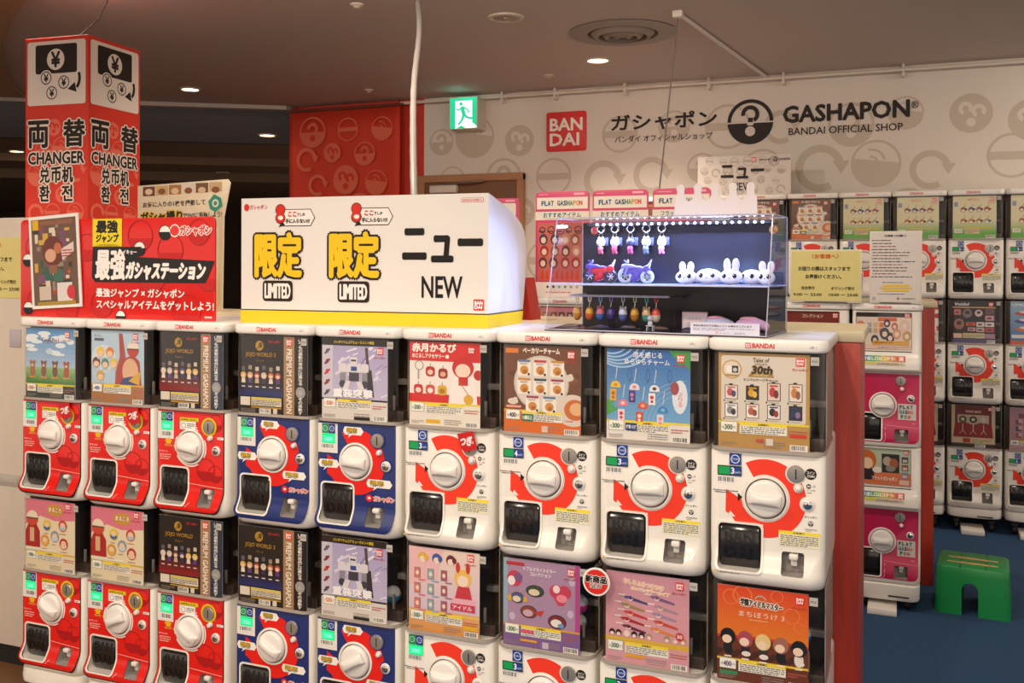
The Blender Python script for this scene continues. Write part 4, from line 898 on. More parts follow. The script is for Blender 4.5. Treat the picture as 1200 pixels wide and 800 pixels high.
def c_green(a):
    a.rect(0, 0, 100, 111, 'dcd6b0', 0); a.grad(0, 14, 100, 36, '62ac40', 'dcd6b0', 0, 12); a.rect(0, 0, 100, 15, '62ac40', 1); a.text('のせてミニ', 34, 99, 26, 6, 'd8806a', 3, .03); a.rect(3, 84, 9, 12, '8a98b0', 2)
    for j in range(2):
        for i, c in enumerate(('8a5a48', '4a5a7a', '8a5a78', 'a84a34', 'b86a3a', 'c88a34', 'b8783a', '9aa0a0')[j * 4:j * 4 + 4]): x, y = 24 + i * 18, 76 - j * 30; a.line(x + 2, y + 7, x + 5, y + 14, 1, '5a6a4a', 2); a.ell(x, y, 6, 7, c, 3); a.ell(x, y - 2.5, 4, 3.4, 'e4dcc4', 4); a.poly([(x + 4, y + 5), (x + 11, y + 1), (x + 5, y - 3)], '2c3424', 3)
    a.rect(4, 16, 18, 10, 'ece8d8', 3); a.text('300円', 6, 18, 14, 6, '4a6a3a', 4); a.rect(28, 14, 34, 12, 'd8c8a0', 3); a.rect(24, 27, 66, 3, 'd8c040', 3); a.dashes(29, 15, 32, 10, 4, '8a7a5a', 4); a.barcode(76, 2, 20, 8, 3); logos(a, 84, 98)
def c_darkgoods(a):
    a.rect(0, 0, 100, 111, '1c1820', 0); a.text('Voidol', 4, 98, 34, 8, 'ece8e4', 3, .02, shear=.2); a.rect(0, 92, 100, 3, 'c8a06a', 2); rn = a.rnd
    for x, y, w_, h, c in ((4, 74, 16, 14, 'c86a78'), (24, 66, 22, 24, '7a6a70'), (52, 70, 18, 18, 'd0b8bc'), (76, 76, 20, 14, '6a5058'), (76, 60, 20, 13, 'c898a4'), (4, 36, 24, 28, '9a6a5a'), (32, 46, 22, 9, 'c8603a'), (56, 44, 18, 12, 'd8d0d0'), (76, 44, 20, 12, 'e0d8d8'), (36, 32, 18, 10, 'c890a0'), (56, 30, 18, 12, 'b8a8a8'), (76, 30, 20, 12, 'b84a50')):
        if w_ == h or h > 20: a.ell(x + w_ / 2, y + h / 2, w_ / 2, h / 2, c, 2); a.ell(x + w_ / 2, y + h * .6, w_ * .25, h * .2, '3a2c30', 3)
        else: a.rect(x, y, w_, h, c, 2); a.rect(x + w_ * .2, y + h * .3, w_ * .5, h * .35, '5a4048', 3)
    a.rect(0, 0, 100, 12, '4a4a78', 1); a.rect(3, 14, 20, 12, 'e0b8a8', 3); a.rect(25, 14, 50, 13, 'd8c8a0', 3); a.dashes(27, 15, 46, 9, 4, '7a6a50', 4); a.rect(76, 14, 22, 12, 'a88aa0', 3); a.barcode(80, 2, 18, 8, 3); a.badge(84, 97, 10, 4)
def c_sky(a):
    a.grad(0, 0, 100, 111, '3a6aa8', '90b0c8', 0, 12); a.text('UMIUSHI', 4, 99, 50, 6, 'e4ecf4', 3, .03)
    for i, c in enumerate(('b84a54', '4a4a8a', 'c87050')): y = 80 - i * 20; a.ell(45, y, 36, 6, c, 2); a.ell(40, y + 4, 20, 4, 'e0d0d0', 3); a.ell(75, y + 3, 8, 5, c, 3)
    a.rect(3, 17, 30, 9, 'd8dce0', 3); a.rect(40, 14, 55, 13, 'd8c8a0', 3); a.dashes(42, 15, 50, 10, 4, '6a6a70', 4); a.poly([(0, 0), (100, 0), (100, 13), (60, 8), (0, 12)], 'c85a3a', 2)
def c_redcurtain(a):
    a.rect(0, 0, 100, 111, 'c8b494', 0); a.rect(8, 28, 84, 83, '6a2420', 1); a.text('TRICK BOX', 32, 92, 36, 5, 'e4d0a8', 3, .03); a.rect(14, 58, 72, 28, 'b8a88c', 2); a.poly([(4, 28), (96, 28), (92, 62), (70, 68), (50, 60), (28, 68), (8, 62)], '8a2020', 2)
    for i, c in enumerate(('4a4a44', '3a2c30', 'b8b0a8')): x = 26 + i * 24; a.ell(x, 74, 9, 9, c, 3); a.ell(x, 74, 4, 4, 'd8c8a8', 4); a.line(x, 44, x, 62, 1.5, 'd8ccb4', 4); a.line(x, 46, x - 7, 36, 1, 'd8ccb4', 4); a.line(x, 46, x + 7, 36, 1, 'd8ccb4', 4)
    a.rect(0, 0, 100, 12, '3a3430', 2); a.rect(4, 14, 20, 11, 'd8bca0', 3); a.rect(27, 14, 16, 11, 'a83a2c', 3); a.rect(46, 14, 50, 12, 'd8cc9c', 3); a.dashes(48, 15, 46, 9, 4, '7a6a50', 4); a.barcode(54, 3, 24, 8, 3); a.badge(84, 98, 9, 4)
def c_plum(a):
    a.rect(0, 0, 100, 111, 'a88088', 0); a.rect(20, 84, 60, 12, '7a4a5a', 2)
    for j in range(3):
        for i in range(3): a.rect(14 + i * 26, 68 - j * 17, 12, 12, ('7a4a5a', '4a4a6a', '8a5a4a')[(i + j) % 3], 2); a.rect(20 + i * 26, 72 - j * 17, 9, 9, 'c8a8a8', 3)
    foot(a, '300', 28, 'b89098', 'c8a050')
CARDS = {'meadow': c_meadow, 'pale': c_pale, 'goldred': c_gold(True), 'goldblue': c_gold(False), 'robot': c_robot, 'redcharm': c_redcharm, 'bakery': c_bakery, 'summer': c_summer, 'packages': c_packages,
         'capsuletoys': c_capsuletoys, 'idolcards': c_idolcards, 'charms': c_charms, 'pens': c_pens, 'sunset': c_sunset, 'green': c_green, 'dark': c_darkgoods, 'sky': c_sky, 'curtain': c_redcurtain, 'plum': c_plum}
def C(n): return (n, CARDS[n])

# ------------------------------------------------------------------ the front row
H0 = 0.13
def X0(i): return i * MW + (.0188 if i >= 3 else 0)
FG = 'capsule machines in the front row'
rows = [
    ('red', True, '500', 'meadow', True, 0, 'capsuletoys', 'red machine, top tier, card of brown animals on a meadow', 'red machine, lower tier, leftmost with pink and cream toy card', 28),
    ('red', True, '400', 'pale', True, 0, 'capsuletoys', 'red machine, top tier, pale blue card with round doll heads', 'red machine, lower tier, second from left with pink and cream card', -25),
    ('red', True, '500', 'goldred', False, 8, 'goldred', 'red machine, top tier, black card with gold title and red foot', 'red machine, lower tier, under the black and gold card machine', 35),
    ('blue', True, '500', 'goldblue', False, 0, 'goldblue', 'blue machine, top tier, black card with gold title and blue foot', 'blue machine, lower tier, left blue one with black and gold card', 30),
    ('blue', True, '500', 'robot', False, 4, 'robot', 'blue machine, top tier, pale lilac card of a grey robot toy', 'blue machine, lower tier, lilac robot toy card under yellow caption', -30),
    ('white', False, '300', 'redcharm', True, 0, 'idolcards', 'white machine, top tier, red and white charm card with ribbon tag', 'white machine, lower tier, pastel pink card with small picture cards'),
    ('white', False, '400', 'bakery', False, 2, 'charms', 'white machine, top tier, brown bakery card with cream plate', 'white machine, lower tier, lilac card of character shaped charms'),
    ('white', False, '300', 'summer', False, -2, 'pens', 'white machine, top tier, blue summer charm card', 'white machine, lower tier, pink card of slim pens'),
    ('white', False, '300', 'packages', False, 4, 'sunset', 'white machine, top tier right end, beige card of eight packages', 'white machine, lower tier right end, orange sunset card of five dolls'),
]
for i, rw in enumerate(rows):
    st, lit, pr, c1, rib, gr, c2, l1, l2 = rw[:9]
    g2 = rw[9] if len(rw) > 9 else 0
    machine(st, lit, pr, C(c1), l1, FG, (X0(i), 0, H0 + TH), 'top', rib, gr)
    machine(st, lit if i != 5 else True, '400' if c2 == 'sunset' else '300', C(c2), l2, FG, (X0(i), 0, H0), 'low', False, g2)
LID = H0 + 2 * TH
# loose capsules seen in the lower windows
def capsule(loc, c, label, rz=0, r=.026):
    t_ = empty('toy_capsule', label, 'capsule', loc, rz, 'capsules in the windows')
    bm = bmesh.new(); n = 12
    lathe(bm, [(.001, r)] + [(r * math.sin(math.pi / 2 * k / n), r * math.cos(math.pi / 2 * k / n)) for k in range(1, n)] + [(r, 0.001), (r, 0)], 26); link('clear_half', finish(bm, 'clear_half', mat('capsule_clear', 'c8ccd0', .15, noise=.02), 60), t_)
    bm = bmesh.new(); lathe(bm, [(r, 0), (r * 1.03, -.001), (r * 1.03, -.004)] + [(r * math.cos(math.pi / 2 * k / n), -.004 - r * math.sin(math.pi / 2 * k / n)) for k in range(1, n)] + [(.001, -.004 - r)], 26); link('coloured_half', finish(bm, 'coloured_half', mat('capsule_' + c, c, .25), 60), t_)
    return t_
zf = H0 + .36 + .0305
capsule((X0(8) + .232, .105, zf), '2f86c4', 'blue toy capsule beside the orange sunset card, the lower one')
capsule((X0(8) + .236, .098, zf + .055), '2f86c4', 'blue toy capsule beside the orange sunset card, the upper one')
capsule((X0(6) + .234, .096, zf + .056), 'b8387e', 'pink toy capsule beside the lilac charm card, the upper one', .4)
capsule((X0(6) + .229, .098, zf), 'b8387e', 'pink toy capsule beside the lilac charm card, the lower one')
capsule((X0(4) + .232, .105, zf), '3a86b4', 'pale blue toy capsule beside the lower robot toy card')
# round new-item tag between the lower machines
nt_ = empty('round_tag', 'round red and white new item tag clipped between two lower windows', 'tag', (X0(8) - .297, -.030, H0 + TH - .062))
bm = bmesh.new(); lathe(bm, [(.001, 0), (.0385, 0), (.0395, -.001), (.0385, -.002), (.001, -.002)], 36, 'y'); link('disc', finish(bm, 'disc', mat('tag_white', 'ece8e2', .4), 30), nt_)
a = Art(); a.ell(0, 0, .034, .034, 'd8281c', 0, n=36); a.text('新商品', -.030, -.002, .060, .019, '1c1514', 1, .05, out=.0014, outc='f4f0ea'); a.text('NEW', -.017, -.017, .034, .011, '1c1514', 1, .02, out=.0012, outc='f4f0ea')
link('tag_print', a.mesh('tag_print', 1, 1, INK), nt_, (0, -.0022, 0))
bm = bmesh.new(); box(bm, -.008, .008, 0, .034, .030, .042, .002, .002); link('clip', finish(bm, 'clip', BLACKP), nt_)

# ------------------------------------------------------------------ counter behind the front row, with its red end panel
def counter(x0, x1, y0, y1, z, label):
    t_ = empty('back_counter', label, 'counter', (x0, y0, 0))
    L, D = x1 - x0, y1 - y0
    bm = bmesh.new(); box(bm, 0, L - .085, .01, D - .02, .0, z - .036, .004); link('carcass', finish(bm, 'carcass', mat('counter_white', 'cfc6b8', .5)), t_)
    bm = bmesh.new(); prism(bm, rrpts(0, L, 0, D, [.006, .006, .03, .006]), 'z', z - .034, z, .006); link('counter_top', finish(bm, 'counter_top', mat('counter_beige', 'd6c7a4', .4)), t_)
    bm = bmesh.new(); box(bm, L - .085, L - .012, .0, D - .01, 0, z - .035, .002); link('end_panel', finish(bm, 'end_panel', mat('red_wood', 'b83a2a', .4, noise=.38, scale=60, stretch=(1, 1, .07))), t_)
    return t_
counter(0.02, 2.882, .445, .90, LID, 'long beige counter behind the front row ending in a red wooden panel')

# ------------------------------------------------------------------ white capsule machines along the back wall
HB = 0.17; BG = 'white machines along the back wall'
topc = ['bakery', 'green', 'bakery', 'bakery', 'green', 'green', 'green', 'green']
midc = ['dark', 'charms', 'plum', 'pens', 'summer', 'redcharm', 'dark', 'sky']
lowc = ['plum', 'pens', 'charms', 'sky', 'bakery', 'curtain', 'curtain', 'plum']
ordn = ['first', 'second', 'third', 'fourth', 'fifth', 'sixth', 'seventh', 'eighth']
desc = {'bakery': 'brown bakery card', 'green': 'green card', 'dark': 'black goods card', 'charms': 'lilac card', 'plum': 'plum card', 'pens': 'pink card', 'summer': 'blue card', 'redcharm': 'red and white card', 'sky': 'blue sea card', 'curtain': 'dark red card'}
for k in range(8):
    x = 3.558 - .3095 * (7 - k)
    for tname, cc, z, tr in (('top', topc, HB + 2 * TH, 'top'), ('middle', midc, HB + TH, 'mid'), ('bottom', lowc, HB, 'low')):
        machine('white', False, '300' if cc[k] != 'bakery' else '400', C(cc[k]), 'white machine by back wall, %s tier, %s column from the right, %s' % (tname, ordn[7 - k], desc[cc[k]]), BG, (x, 3.72, z), tr)
# small hanging section sign standing on the back machines
LB = HB + 3 * TH
ns = empty('section_sign', 'pale patterned NEW section sign standing on the back wall machines', 'sign', (1.74, 3.80, LB))
bm = bmesh.new(); box(bm, 0, .595, 0, .006, 0, .262, .001); box(bm, .02, .08, 0, .05, 0, .004); box(bm, .5, .56, 0, .05, 0, .004); link('board', finish(bm, 'board', mat('sign_pale', 'd8d0c6', .5)), ns)
a = Art(3); motifs(a, .03, .56, .03, .23, .085, .032, 'bdb3a8', 'd8d0c6', 0, 5); a.text('ニュー', .155, .115, .27, .085, '2b2422', 3, .03); a.text('NEW', .225, .035, .13, .05, '2b2422', 3, .01)
a.badge(.35, .218, .03, 3); a.text('ガシャポン', .40, .222, .08, .016, '2b2422', 3, .02); a.mark(.50, .231, .015, '2b2422', 'd8d0c6', 3); a.text('GASHAPON', .52, .222, .07, .016, '2b2422', 3, .02)
link('sign_print', a.mesh('sign_print', 1, 1, INKM, dl=.0005), ns, (0, -.0005, 0))

# ------------------------------------------------------------------ pink flat-goods machines on the next island
PP = [(-.0335, .030, .020), (-.033, .008, .012), (-.030, -.002, .009), (-.022, -.008, .007), (.005, -.009, .007), (.040, -.004, .007), (.070, .004, .007), (.088, .012, .007), (.302, .013, .007), (.306, .010, .007),
      (.312, -.014, .007), (.322, -.022, .007), (.352, -.021, .007), (.385, -.008, .007), (.396, .0, .007), (.582, .004, .007), (.586, .010, .010)]
PD = rrpts(.022, .134, -.002, .116, .010); PT = rrpts(.191, .249, -.008, .050, .006); PW = rrpts(.022, .262, .408, .578, .006); PL = rrpts(.020, .262, .3985, .4025, .0005)
def pink_cab():
    me = body_mesh(PP)
    return sharpen(boolean(me, [cutter(PD, -.1, .062, BLACKM), cutter(PT, -.1, .045, TRAYGREY), cutter(PW, -.1, .016, INNER), cutter(PL, -.1, .03, BLACKM)]))
def pink_print():
    a = Art(2); W_ = 'e8dcd4'
    a.rect(.205, .092, .076, .072, 'd0cac0', 0)
    for i, (t, cs) in enumerate((('FLAT', '3a4a50'), ('GASHA', '3a4a50'), ('PON', '3a4a50'))):
        n = len(t); 
        for j, ch in enumerate(t):
            c = ('2f6a8a', '2f6a8a', '3a3a40', 'c84a5a', 'c8783a')[j] if i else '2c4a5a'
            if i == 2: c = ('3a3a40', '4a7a5a', 'c84a5a')[j]
            a.text(ch, .212 + j * (.060 / max(n, 4)) + (.006 if n == 3 else 0), .142 - i * .022, .009, .015, c, 1, .05)
    a.rect(.008, .180, .014, .12, 'e4ded6', 0); a.rect(.009, .262, .012, .018, '1d3f92', 1); a.rect(.009, .240, .012, .016, '1a1a1c', 1)
    a.line(.15, .066, .292, .058, .0016, 'e88aa0', 0)
    for k in range(10): t = R(-90 + 9 * k); a.ell(.140 + .012 * math.cos(t), .010 + .02 * math.sin(t), .0016, .0016, 'e8a0b0', 1, n=8)
    a.line(.152, .012, .152, .056, .002, 'e8a0b0', 1); a.rect(.262, .072, .022, .010, 'b81244', 0); a.dashes(.264, .074, .018, .006, 2, 'e88aa0', 1)
    return a.mesh('front_print', 1, 1, INK, lambda x, z: yf(z, PP) - .0022)
def pink_strip():
    a = Art(8)
    for k in range(12):
        c = ('2a6ab0', '2a7ab0', '2a8aa8', '3a9a8a', '5aa85a', '8ab04a', 'c8b83a', 'd8a83a', 'd8903a', 'd8783a', 'd05a3a', 'c83a3a')[k]; a.rect(.030 + k * .017, .356, .0175, .026, c, 0)
    a.rect(.030, .338, .204, .018, 'd8ccb0', 0); a.rect(.030, .345, .08, .011, 'd8cc3a', 1); a.text('取り出し口はコチラ!', .04, .361, .15, .016, 'f4f0e4', 1, .04); a.text('実', .208, .359, .02, .02, 'f0e4dc', 1, .04); a.dashes(.115, .340, .11, .012, 3, '8a8276', 1)
    return a.mesh('slogan_strip', 1, 1, INK, lambda x, z: yf(z, PP) - .0005)
def pink_card(kind):
    a = Art(21 + kind); rn = a.rnd
    if kind == 0:
        a.rect(0, 0, 100, 70, 'e8dcd0', 0); a.rect(0, 62, 100, 8, '221c1c', 1); a.badge(88, 61, 10, 2); a.rect(40, 54, 34, 7, 'd8603a', 2)
        for i in range(3): a.rect(20 + i * 11, 42, 8, 9, ('a8b8c8', 'd8c090', 'd87a4a')[i], 2); a.rect(20 + i * 11, 31, 8, 9, ('90a4b8', 'd8b080', 'c86a4a')[i], 2)
        for x, y, r_, c in ((8, 44, 8, 'd88a7a'), (56, 50, 6, '2c2c3a'), (70, 44, 6, 'c86a5a'), (88, 46, 9, 'e4c8b8'), (52, 30, 9, '3a3a4c'), (74, 30, 8, 'd8a080'), (92, 26, 8, 'c8a070'), (34, 18, 7, '3a4a60'), (62, 22, 8, '24242e')): a.ell(x, y, r_, r_ * 1.3, c, 3); a.ell(x, y - r_ * .1, r_ * .5, r_ * .6, 'f0dccc', 4)
        a.rect(30, 8, 66, 8, 'e0a83a', 5); a.dashes(34, 10, 58, 5, 1, 'a8601a', 6); a.rect(0, 0, 100, 7, 'e8c8bc', 4); a.dashes(40, 1, 56, 4, 2, '8a7a70', 5)
    elif kind == 1:
        a.rect(0, 0, 100, 70, 'b8c8b0', 0); a.rect(0, 0, 100, 24, 'd8784a', 1); a.ell(20, 46, 18, 20, 'c86a30', 2); a.ell(22, 40, 10, 11, 'e8ccb0', 3); a.rect(10, 8, 24, 22, '24242a', 2); a.ell(40, 28, 9, 6, 'e8e4da', 3)
        a.rect(48, 24, 32, 36, '2a2420', 3); a.ell(58, 46, 8, 9, 'b8a890', 4); a.ell(70, 42, 8, 10, 'a8583a', 4); a.ell(64, 32, 9, 6, '8a8a7a', 4)
        for i in range(3): a.rect(84, 44 - i * 15, 12, 12, ('4a4a54', '8a5a5a', '7a8aa8')[i], 3); a.rect(86, 46 - i * 15, 8, 5, 'd8c8b8', 4)
        a.text('フラットガシャポン', 30, 8, 46, 8, 'f4e8d8', 3, .03); a.rect(80, 2, 18, 9, 'e8c8b8', 3); a.badge(88, 60, 8, 3)
    elif kind == 2:
        a.rect(0, 0, 100, 70, '7a2420', 0); a.text('コレクション', 30, 58, 40, 7, 'e8d0b0', 2, .03); a.badge(88, 58, 10, 2)
        for i, c in enumerate(('e8c8b8', 'b86a4a', 'd88a3a', 'd8a870', 'b03a2c')): a.ell(12 + i * 19, 32, 8, 13, c, 2); a.ell(12 + i * 19, 26, 4, 6, '3a2420', 3)
        a.rect(0, 0, 100, 10, 'd8c8b0', 2)
    else:
        a.rect(0, 0, 100, 70, ('d88a9a', 'c8a8a0', 'd8b8a8')[kind % 3], 0)
        for i in range(9): a.rect(5 + (i % 5) * 19, 38 - (i // 5) * 24, 14, 20, rn.choice(('a84a4a', '6a4a4a', 'e0c8b0', 'b87a5a')), 2); a.ell(12 + (i % 5) * 19, 48 - (i // 5) * 24, 4, 6, 'e8d0c0', 3)
    return a.mesh('card_print', .234 / 100, .165 / 70, INK, None, .0003)
def pink_machine(card, label, loc, tier):
    r_ = empty('flat_goods_machine', label, 'capsule machine', loc, 0, 'pink machines on the middle island')
    link('cabinet', get('pcab', pink_cab), r_)
    link('front_panel', get('ppan', lambda: sheet(-.001, .002, PINKP, rrpts(.012, .294, -.012, .299, [.028, .028, .004, .004]), [PD, PT], PP)), r_)
    link('front_print', get('pprint', pink_print), r_); link('slogan_strip', get('pstrip', pink_strip), r_)
    def fr(): return sheet(-.001, .0035, WHITE, rrpts(.0165, .1395, -.0075, .1215, .012), [PD], PP)
    link('dispenser_frame', get('pfr', fr), r_)
    d = link('dispenser_door', get('dd', door_mesh), r_, (-.0085, .010, -.0115))
    link('return_flap', get('peg', peg_mesh), r_, (-.002, .003, -.015))
    link('knob_collar', get('col', lambda: collar_mesh(WHITE)), r_, (.141, .0105, .155)); k = link('knob', get('knob', knob_mesh), r_, (.141, .0105, .155)); link('grip', get('grip', grip_mesh), k)
    link('coin_slot', get('slot', slot_mesh), r_, (.216, .0105, .268)); link('return_button', get('btn', button_mesh), r_, (.222, .0105, .232)); link('key_lock', get('key', key_mesh), r_, (.259, .0105, .190))
    c = link('display_card', get('pstock', lambda: paper('display_card', .234, .165)), r_, (.025, .0135, .4105)); link('card_print', get(('pc', card), lambda: pink_card(card)), c)
    bm = None
    def pane():
        bm = bmesh.new(); box(bm, .0225, .2615, .0045, .0060, .4085, .5775); return finish(bm, 'window', PANE, 0)
    link('window', get('ppane', pane), r_)
    if tier == 'top':
        l_ = link('lid', get('lid', lid_mesh), r_); link('lid_logo', get('lidp', lid_print), l_)
    else:
        def skirt():
            bm = bmesh.new(); loft(bm, [section(z, y, i) for z, y, i in [(-.112, .02, .02), (-.110, .0, .012), (-.10, -.008, .009), (-.040, -.010, .008), (-.034, -.002, .010)]]); box(bm, .168, .255, -.0120, -.006, -.092, -.086, mi=1); return finish(bm, 'base_skirt', [WHITE, BLACKM], 40)
        link('base_skirt', get('pskirt', skirt), r_)
        for x in (.06, .25):
            for y in (.06, .38): link('caster', get('cast', caster_mesh), r_, (x, y, -loc[2] + .026))
        link('foot_plate', get('pad', pad_mesh), r_, (0, 0, -loc[2] + .03))
    return r_
HP = .16; LP = HP + 2 * TH
pd = ('white and pink card of small portraits', 'dark red card of five figures', 'pink card', 'beige card', 'peach card', 'pale card')
for k in range(6):
    x = 2.772 - .3105 * k
    if k == 0: la, lb = 'pink machine with white card of small portraits, on the island before the stool, upper', 'pink machine standing low beside the green stool, orange picture card'
    else: la, lb = ['pink machine, upper tier, %s column left of the one beside the green stool' % ordn[k - 1], 'pink machine, lower tier, %s column left of the one beside the green stool' % ordn[k - 1]]
    pink_machine((0, 2, 3, 4, 5, 3)[k], la, (x, 2.12, HP + TH), 'top'); pink_machine((1, 4, 3, 5, 4, 2)[k], lb, (x, 2.12, HP), 'low')
counter(.0, 3.155, 2.57, 3.02, LP, 'beige counter behind the pink machines ending in a dark red panel')

# toppers on the pink machines
def topper(x, w_, label, line2, kind, y=2.26, rz=0):
    t_ = empty('topper_board', label, 'sign board', (x, y, LP), rz, 'pink toppers on the pink machines'); H_ = .562
    bm = bmesh.new(); prism(bm, rrpts(0, w_, 0, H_, [.004, .004, .025, .025]), 'y', 0, .008, .001); box(bm, .02, w_ - .02, 0, .09, 0, .004); link('board', finish(bm, 'board', mat('topper_pink', 'd2406c', .45)), t_)
    a = Art(13 + kind); a.text('FLAT', .02, H_ - .022, .04, .010, 'f0d0d8', 1, .02) if False else None
    a.dashes(.02, H_ - .022, .08, .010, 1, 'f0b0c4', 0); a.rrect(w_ - .085, H_ - .021, .06, .011, .004, 'f0b0c4', 0)
    if kind == 9:
        a.rrect(.02, .02, w_ - .04, H_ - .05, .01, 'ece4dc', 0); a.poly([(w_ - .22, .30), (w_ - .10, .34), (w_ - .02, .28), (w_ - .05, .47), (w_ - .12, .50), (w_ - .18, .44)], 'd8506e', 1); a.poly([(w_ - .20, .32), (w_ - .12, .36), (w_ - .16, .43)], '6a8ac0', 2); a.text('FLAT GASHAPON', .1, .30, w_ - .4, .08, '3a5a7a', 1, .03)
    else:
        a.rect(.008, H_ - .094, w_ - .016, .062, 'ece0d2', 0)
        n = 0; word = 'FLAT GASHAPON'; cw_ = (w_ - .07) / len(word)
        for i, ch in enumerate(word):
            if ch == ' ': continue
            c = '2f5a78' if i < 7 else ('3a4a5a', '4a7a6a', '6a9a5a', 'c8a03a', 'd8783a', 'c84a4a')[i - 7]; a.text(ch, .035 + i * cw_, H_ - .075, cw_ * .82, .024, c, 1, .04)
        a.rect(0, H_ - .152, w_, .045, 'e8dccc', 0); a.text(line2, .045, H_ - .139, w_ - .09, .026, '5a7a8a', 2, .04, out=.003, outc='f4ece0'); a.dashes(.045, H_ - .149, w_ - .12, .006, 1, 'b0a090', 1)
        y0, y1 = .085, H_ - .165
        a.rect(.012, y0, w_ - .024, y1 - y0, 'd8586a', 0); rn = a.rnd; a.rect(.02, y0 + .006, w_ - .045, y1 - y0 - .012, ('c86a60', 'd07a70', 'c8606a')[kind % 3], 1)
        for k_ in range(5): a.ring(.04 + .05 * k_, y1 - .04, .012 + .004 * (k_ % 3), .017 + .004 * (k_ % 3), '3a2428', 2); a.rect(.02 + .05 * k_, y1 - .05, .03, .006, '3a2428', 2)
        for k_ in range(12):
            px, pz = .045 + (k_ % 4) * .062 + rn.uniform(-.01, .01), y1 - .09 - (k_ // 4) * .062; c = rn.choice(('2c2024', '6a3a2c', 'a8302c', '4a4048', '8a5a3a', 'c8906a')); a.ell(px, pz, .024, .03, c, 3); a.ell(px, pz - .004, .014, .017, 'e8c8b4', 4)
        for k_ in range(8): a.poly([(.03 + .028 * k_, y0 + .01), (.05 + .028 * k_, y0 + .01), (.045 + .028 * k_, y0 + .06), (.034 + .028 * k_, y0 + .05)], 'd8481c', 5)
        a.rect(0, .0, w_, .080, 'ece0d4', 0)
        for k_ in range(6): a.ell(.07 + k_ * .033, .055, .007, .007, ('24242a', '24242a', '6a9ac0', '4a8a5a', '8aa09a', 'a8b0a0')[k_], 1, n=14)
        a.dashes(.06, .02, w_ - .12, .012, 1, 'c87a7a', 1)
    link('board_print', a.mesh('board_print', 1, 1, INKM, dl=.0003), t_, (0, -.0012, 0)); return t_
topper(1.168, .300, 'pink topper board seen beside the left edge of the display case', 'おすすめアイテム', 0)
topper(1.486, .298, 'second pink topper board, behind the display case', 'おすすめアイテム', 1)
topper(1.806, .298, 'third pink topper board, partly hidden by the white crown card', 'フラットガシャポン', 2)
topper(.02, .905, 'wide pink topper with white middle behind the limited sign box', '', 9, 2.64)
# notices on the pink machines
def notice(x, w_, h_, label, draw, bg, y=2.10, z=None):
    t_ = empty('notice_stand', label, 'notice', (x, y, LP))
    bm = bmesh.new(); box(bm, 0, w_, 0, .003, 0, h_, .0005); box(bm, w_ * .2, w_ * .8, 0, .07, 0, .004); link('holder', finish(bm, 'holder', mat('holder_pale', 'd8d2c6', .3)), t_)
    bm = bmesh.new(); box(bm, .006, w_ - .006, -.001, 0, .008, h_ - .006); p_ = link('sheet', finish(bm, 'sheet', mat('sheet_' + bg, bg, .6)), t_)
    a = Art(31); draw(a, w_, h_); link('sheet_print', a.mesh('sheet_print', 1, 1, INKM), p_, (0, -.0013, 0)); return t_
def d_yellow(a, w_, h_):
    a.text('〈お客様へ〉', w_ * .31, h_ * .83, w_ * .37, h_ * .085, 'c8641e', 1, .03); a.text('お困りの際はスタッフまで', w_ * .12, h_ * .60, w_ * .72, h_ * .08, '3a3424', 1, .03); a.text('お声掛けください。', w_ * .22, h_ * .45, w_ * .5, h_ * .08, '3a3424', 1, .03)
    a.text('総合受付', w_ * .16, h_ * .24, w_ * .19, h_ * .065, '3a3424', 1, .02); a.text('ボウリング受付', w_ * .58, h_ * .235, w_ * .32, h_ * .065, '3a3424', 1, .02)
    a.text('9:00 ー 23:00', w_ * .05, h_ * .12, w_ * .4, h_ * .055, '3a3424', 1, .02); a.text('10:00 ー 23:00', w_ * .55, h_ * .12, w_ * .4, h_ * .055, '3a3424', 1, .02)
def d_white(a, w_, h_):
    a.text('〈お客様へのお願い〉', w_ * .28, h_ * .92, w_ * .42, h_ * .032, '3a3434', 1, .03); rn = a.rnd
    for k in range(13):
        a.dashes(w_ * (.06 if k % 3 else .04), h_ * (.86 - k * .042), w_ * rn.uniform(.7, .9), h_ * .024, 1, ('4a4448', '8a4a52')[k % 3 == 2], 1, .8)
    for k in range(3): a.rect(w_ * (.26 - .06 * (k == 1)), h_ * (.235 - .035 * k), w_ * (.5 + .12 * (k == 1)), h_ * .026, 'e0c04a', 1)
    a.dashes(w_ * .25, h_ * .28, w_ * .5, h_ * .02, 1, '6a6468', 1); a.dashes(w_ * .15, h_ * .12, w_ * .6, h_ * .02, 1, '6a6468', 1); a.badge(w_ * .06, h_ * .05, w_ * .05, 1, '5a5458'); a.text('GASHAPON', w_ * .62, h_ * .055, w_ * .25, h_ * .025, '4a4448', 1); a.mark(w_ * .55, h_ * .07, w_ * .025, '4a4448', 'dcd4cc', 1)
notice(2.503, .317, .245, 'yellow notice sheet on the pink machines beside the display case', d_yellow, 'd8cc82')
notice(2.853, .220, .328, 'tall white notice sheet on the pink machine by the walkway', d_white, 'd8d0c8', 2.11)

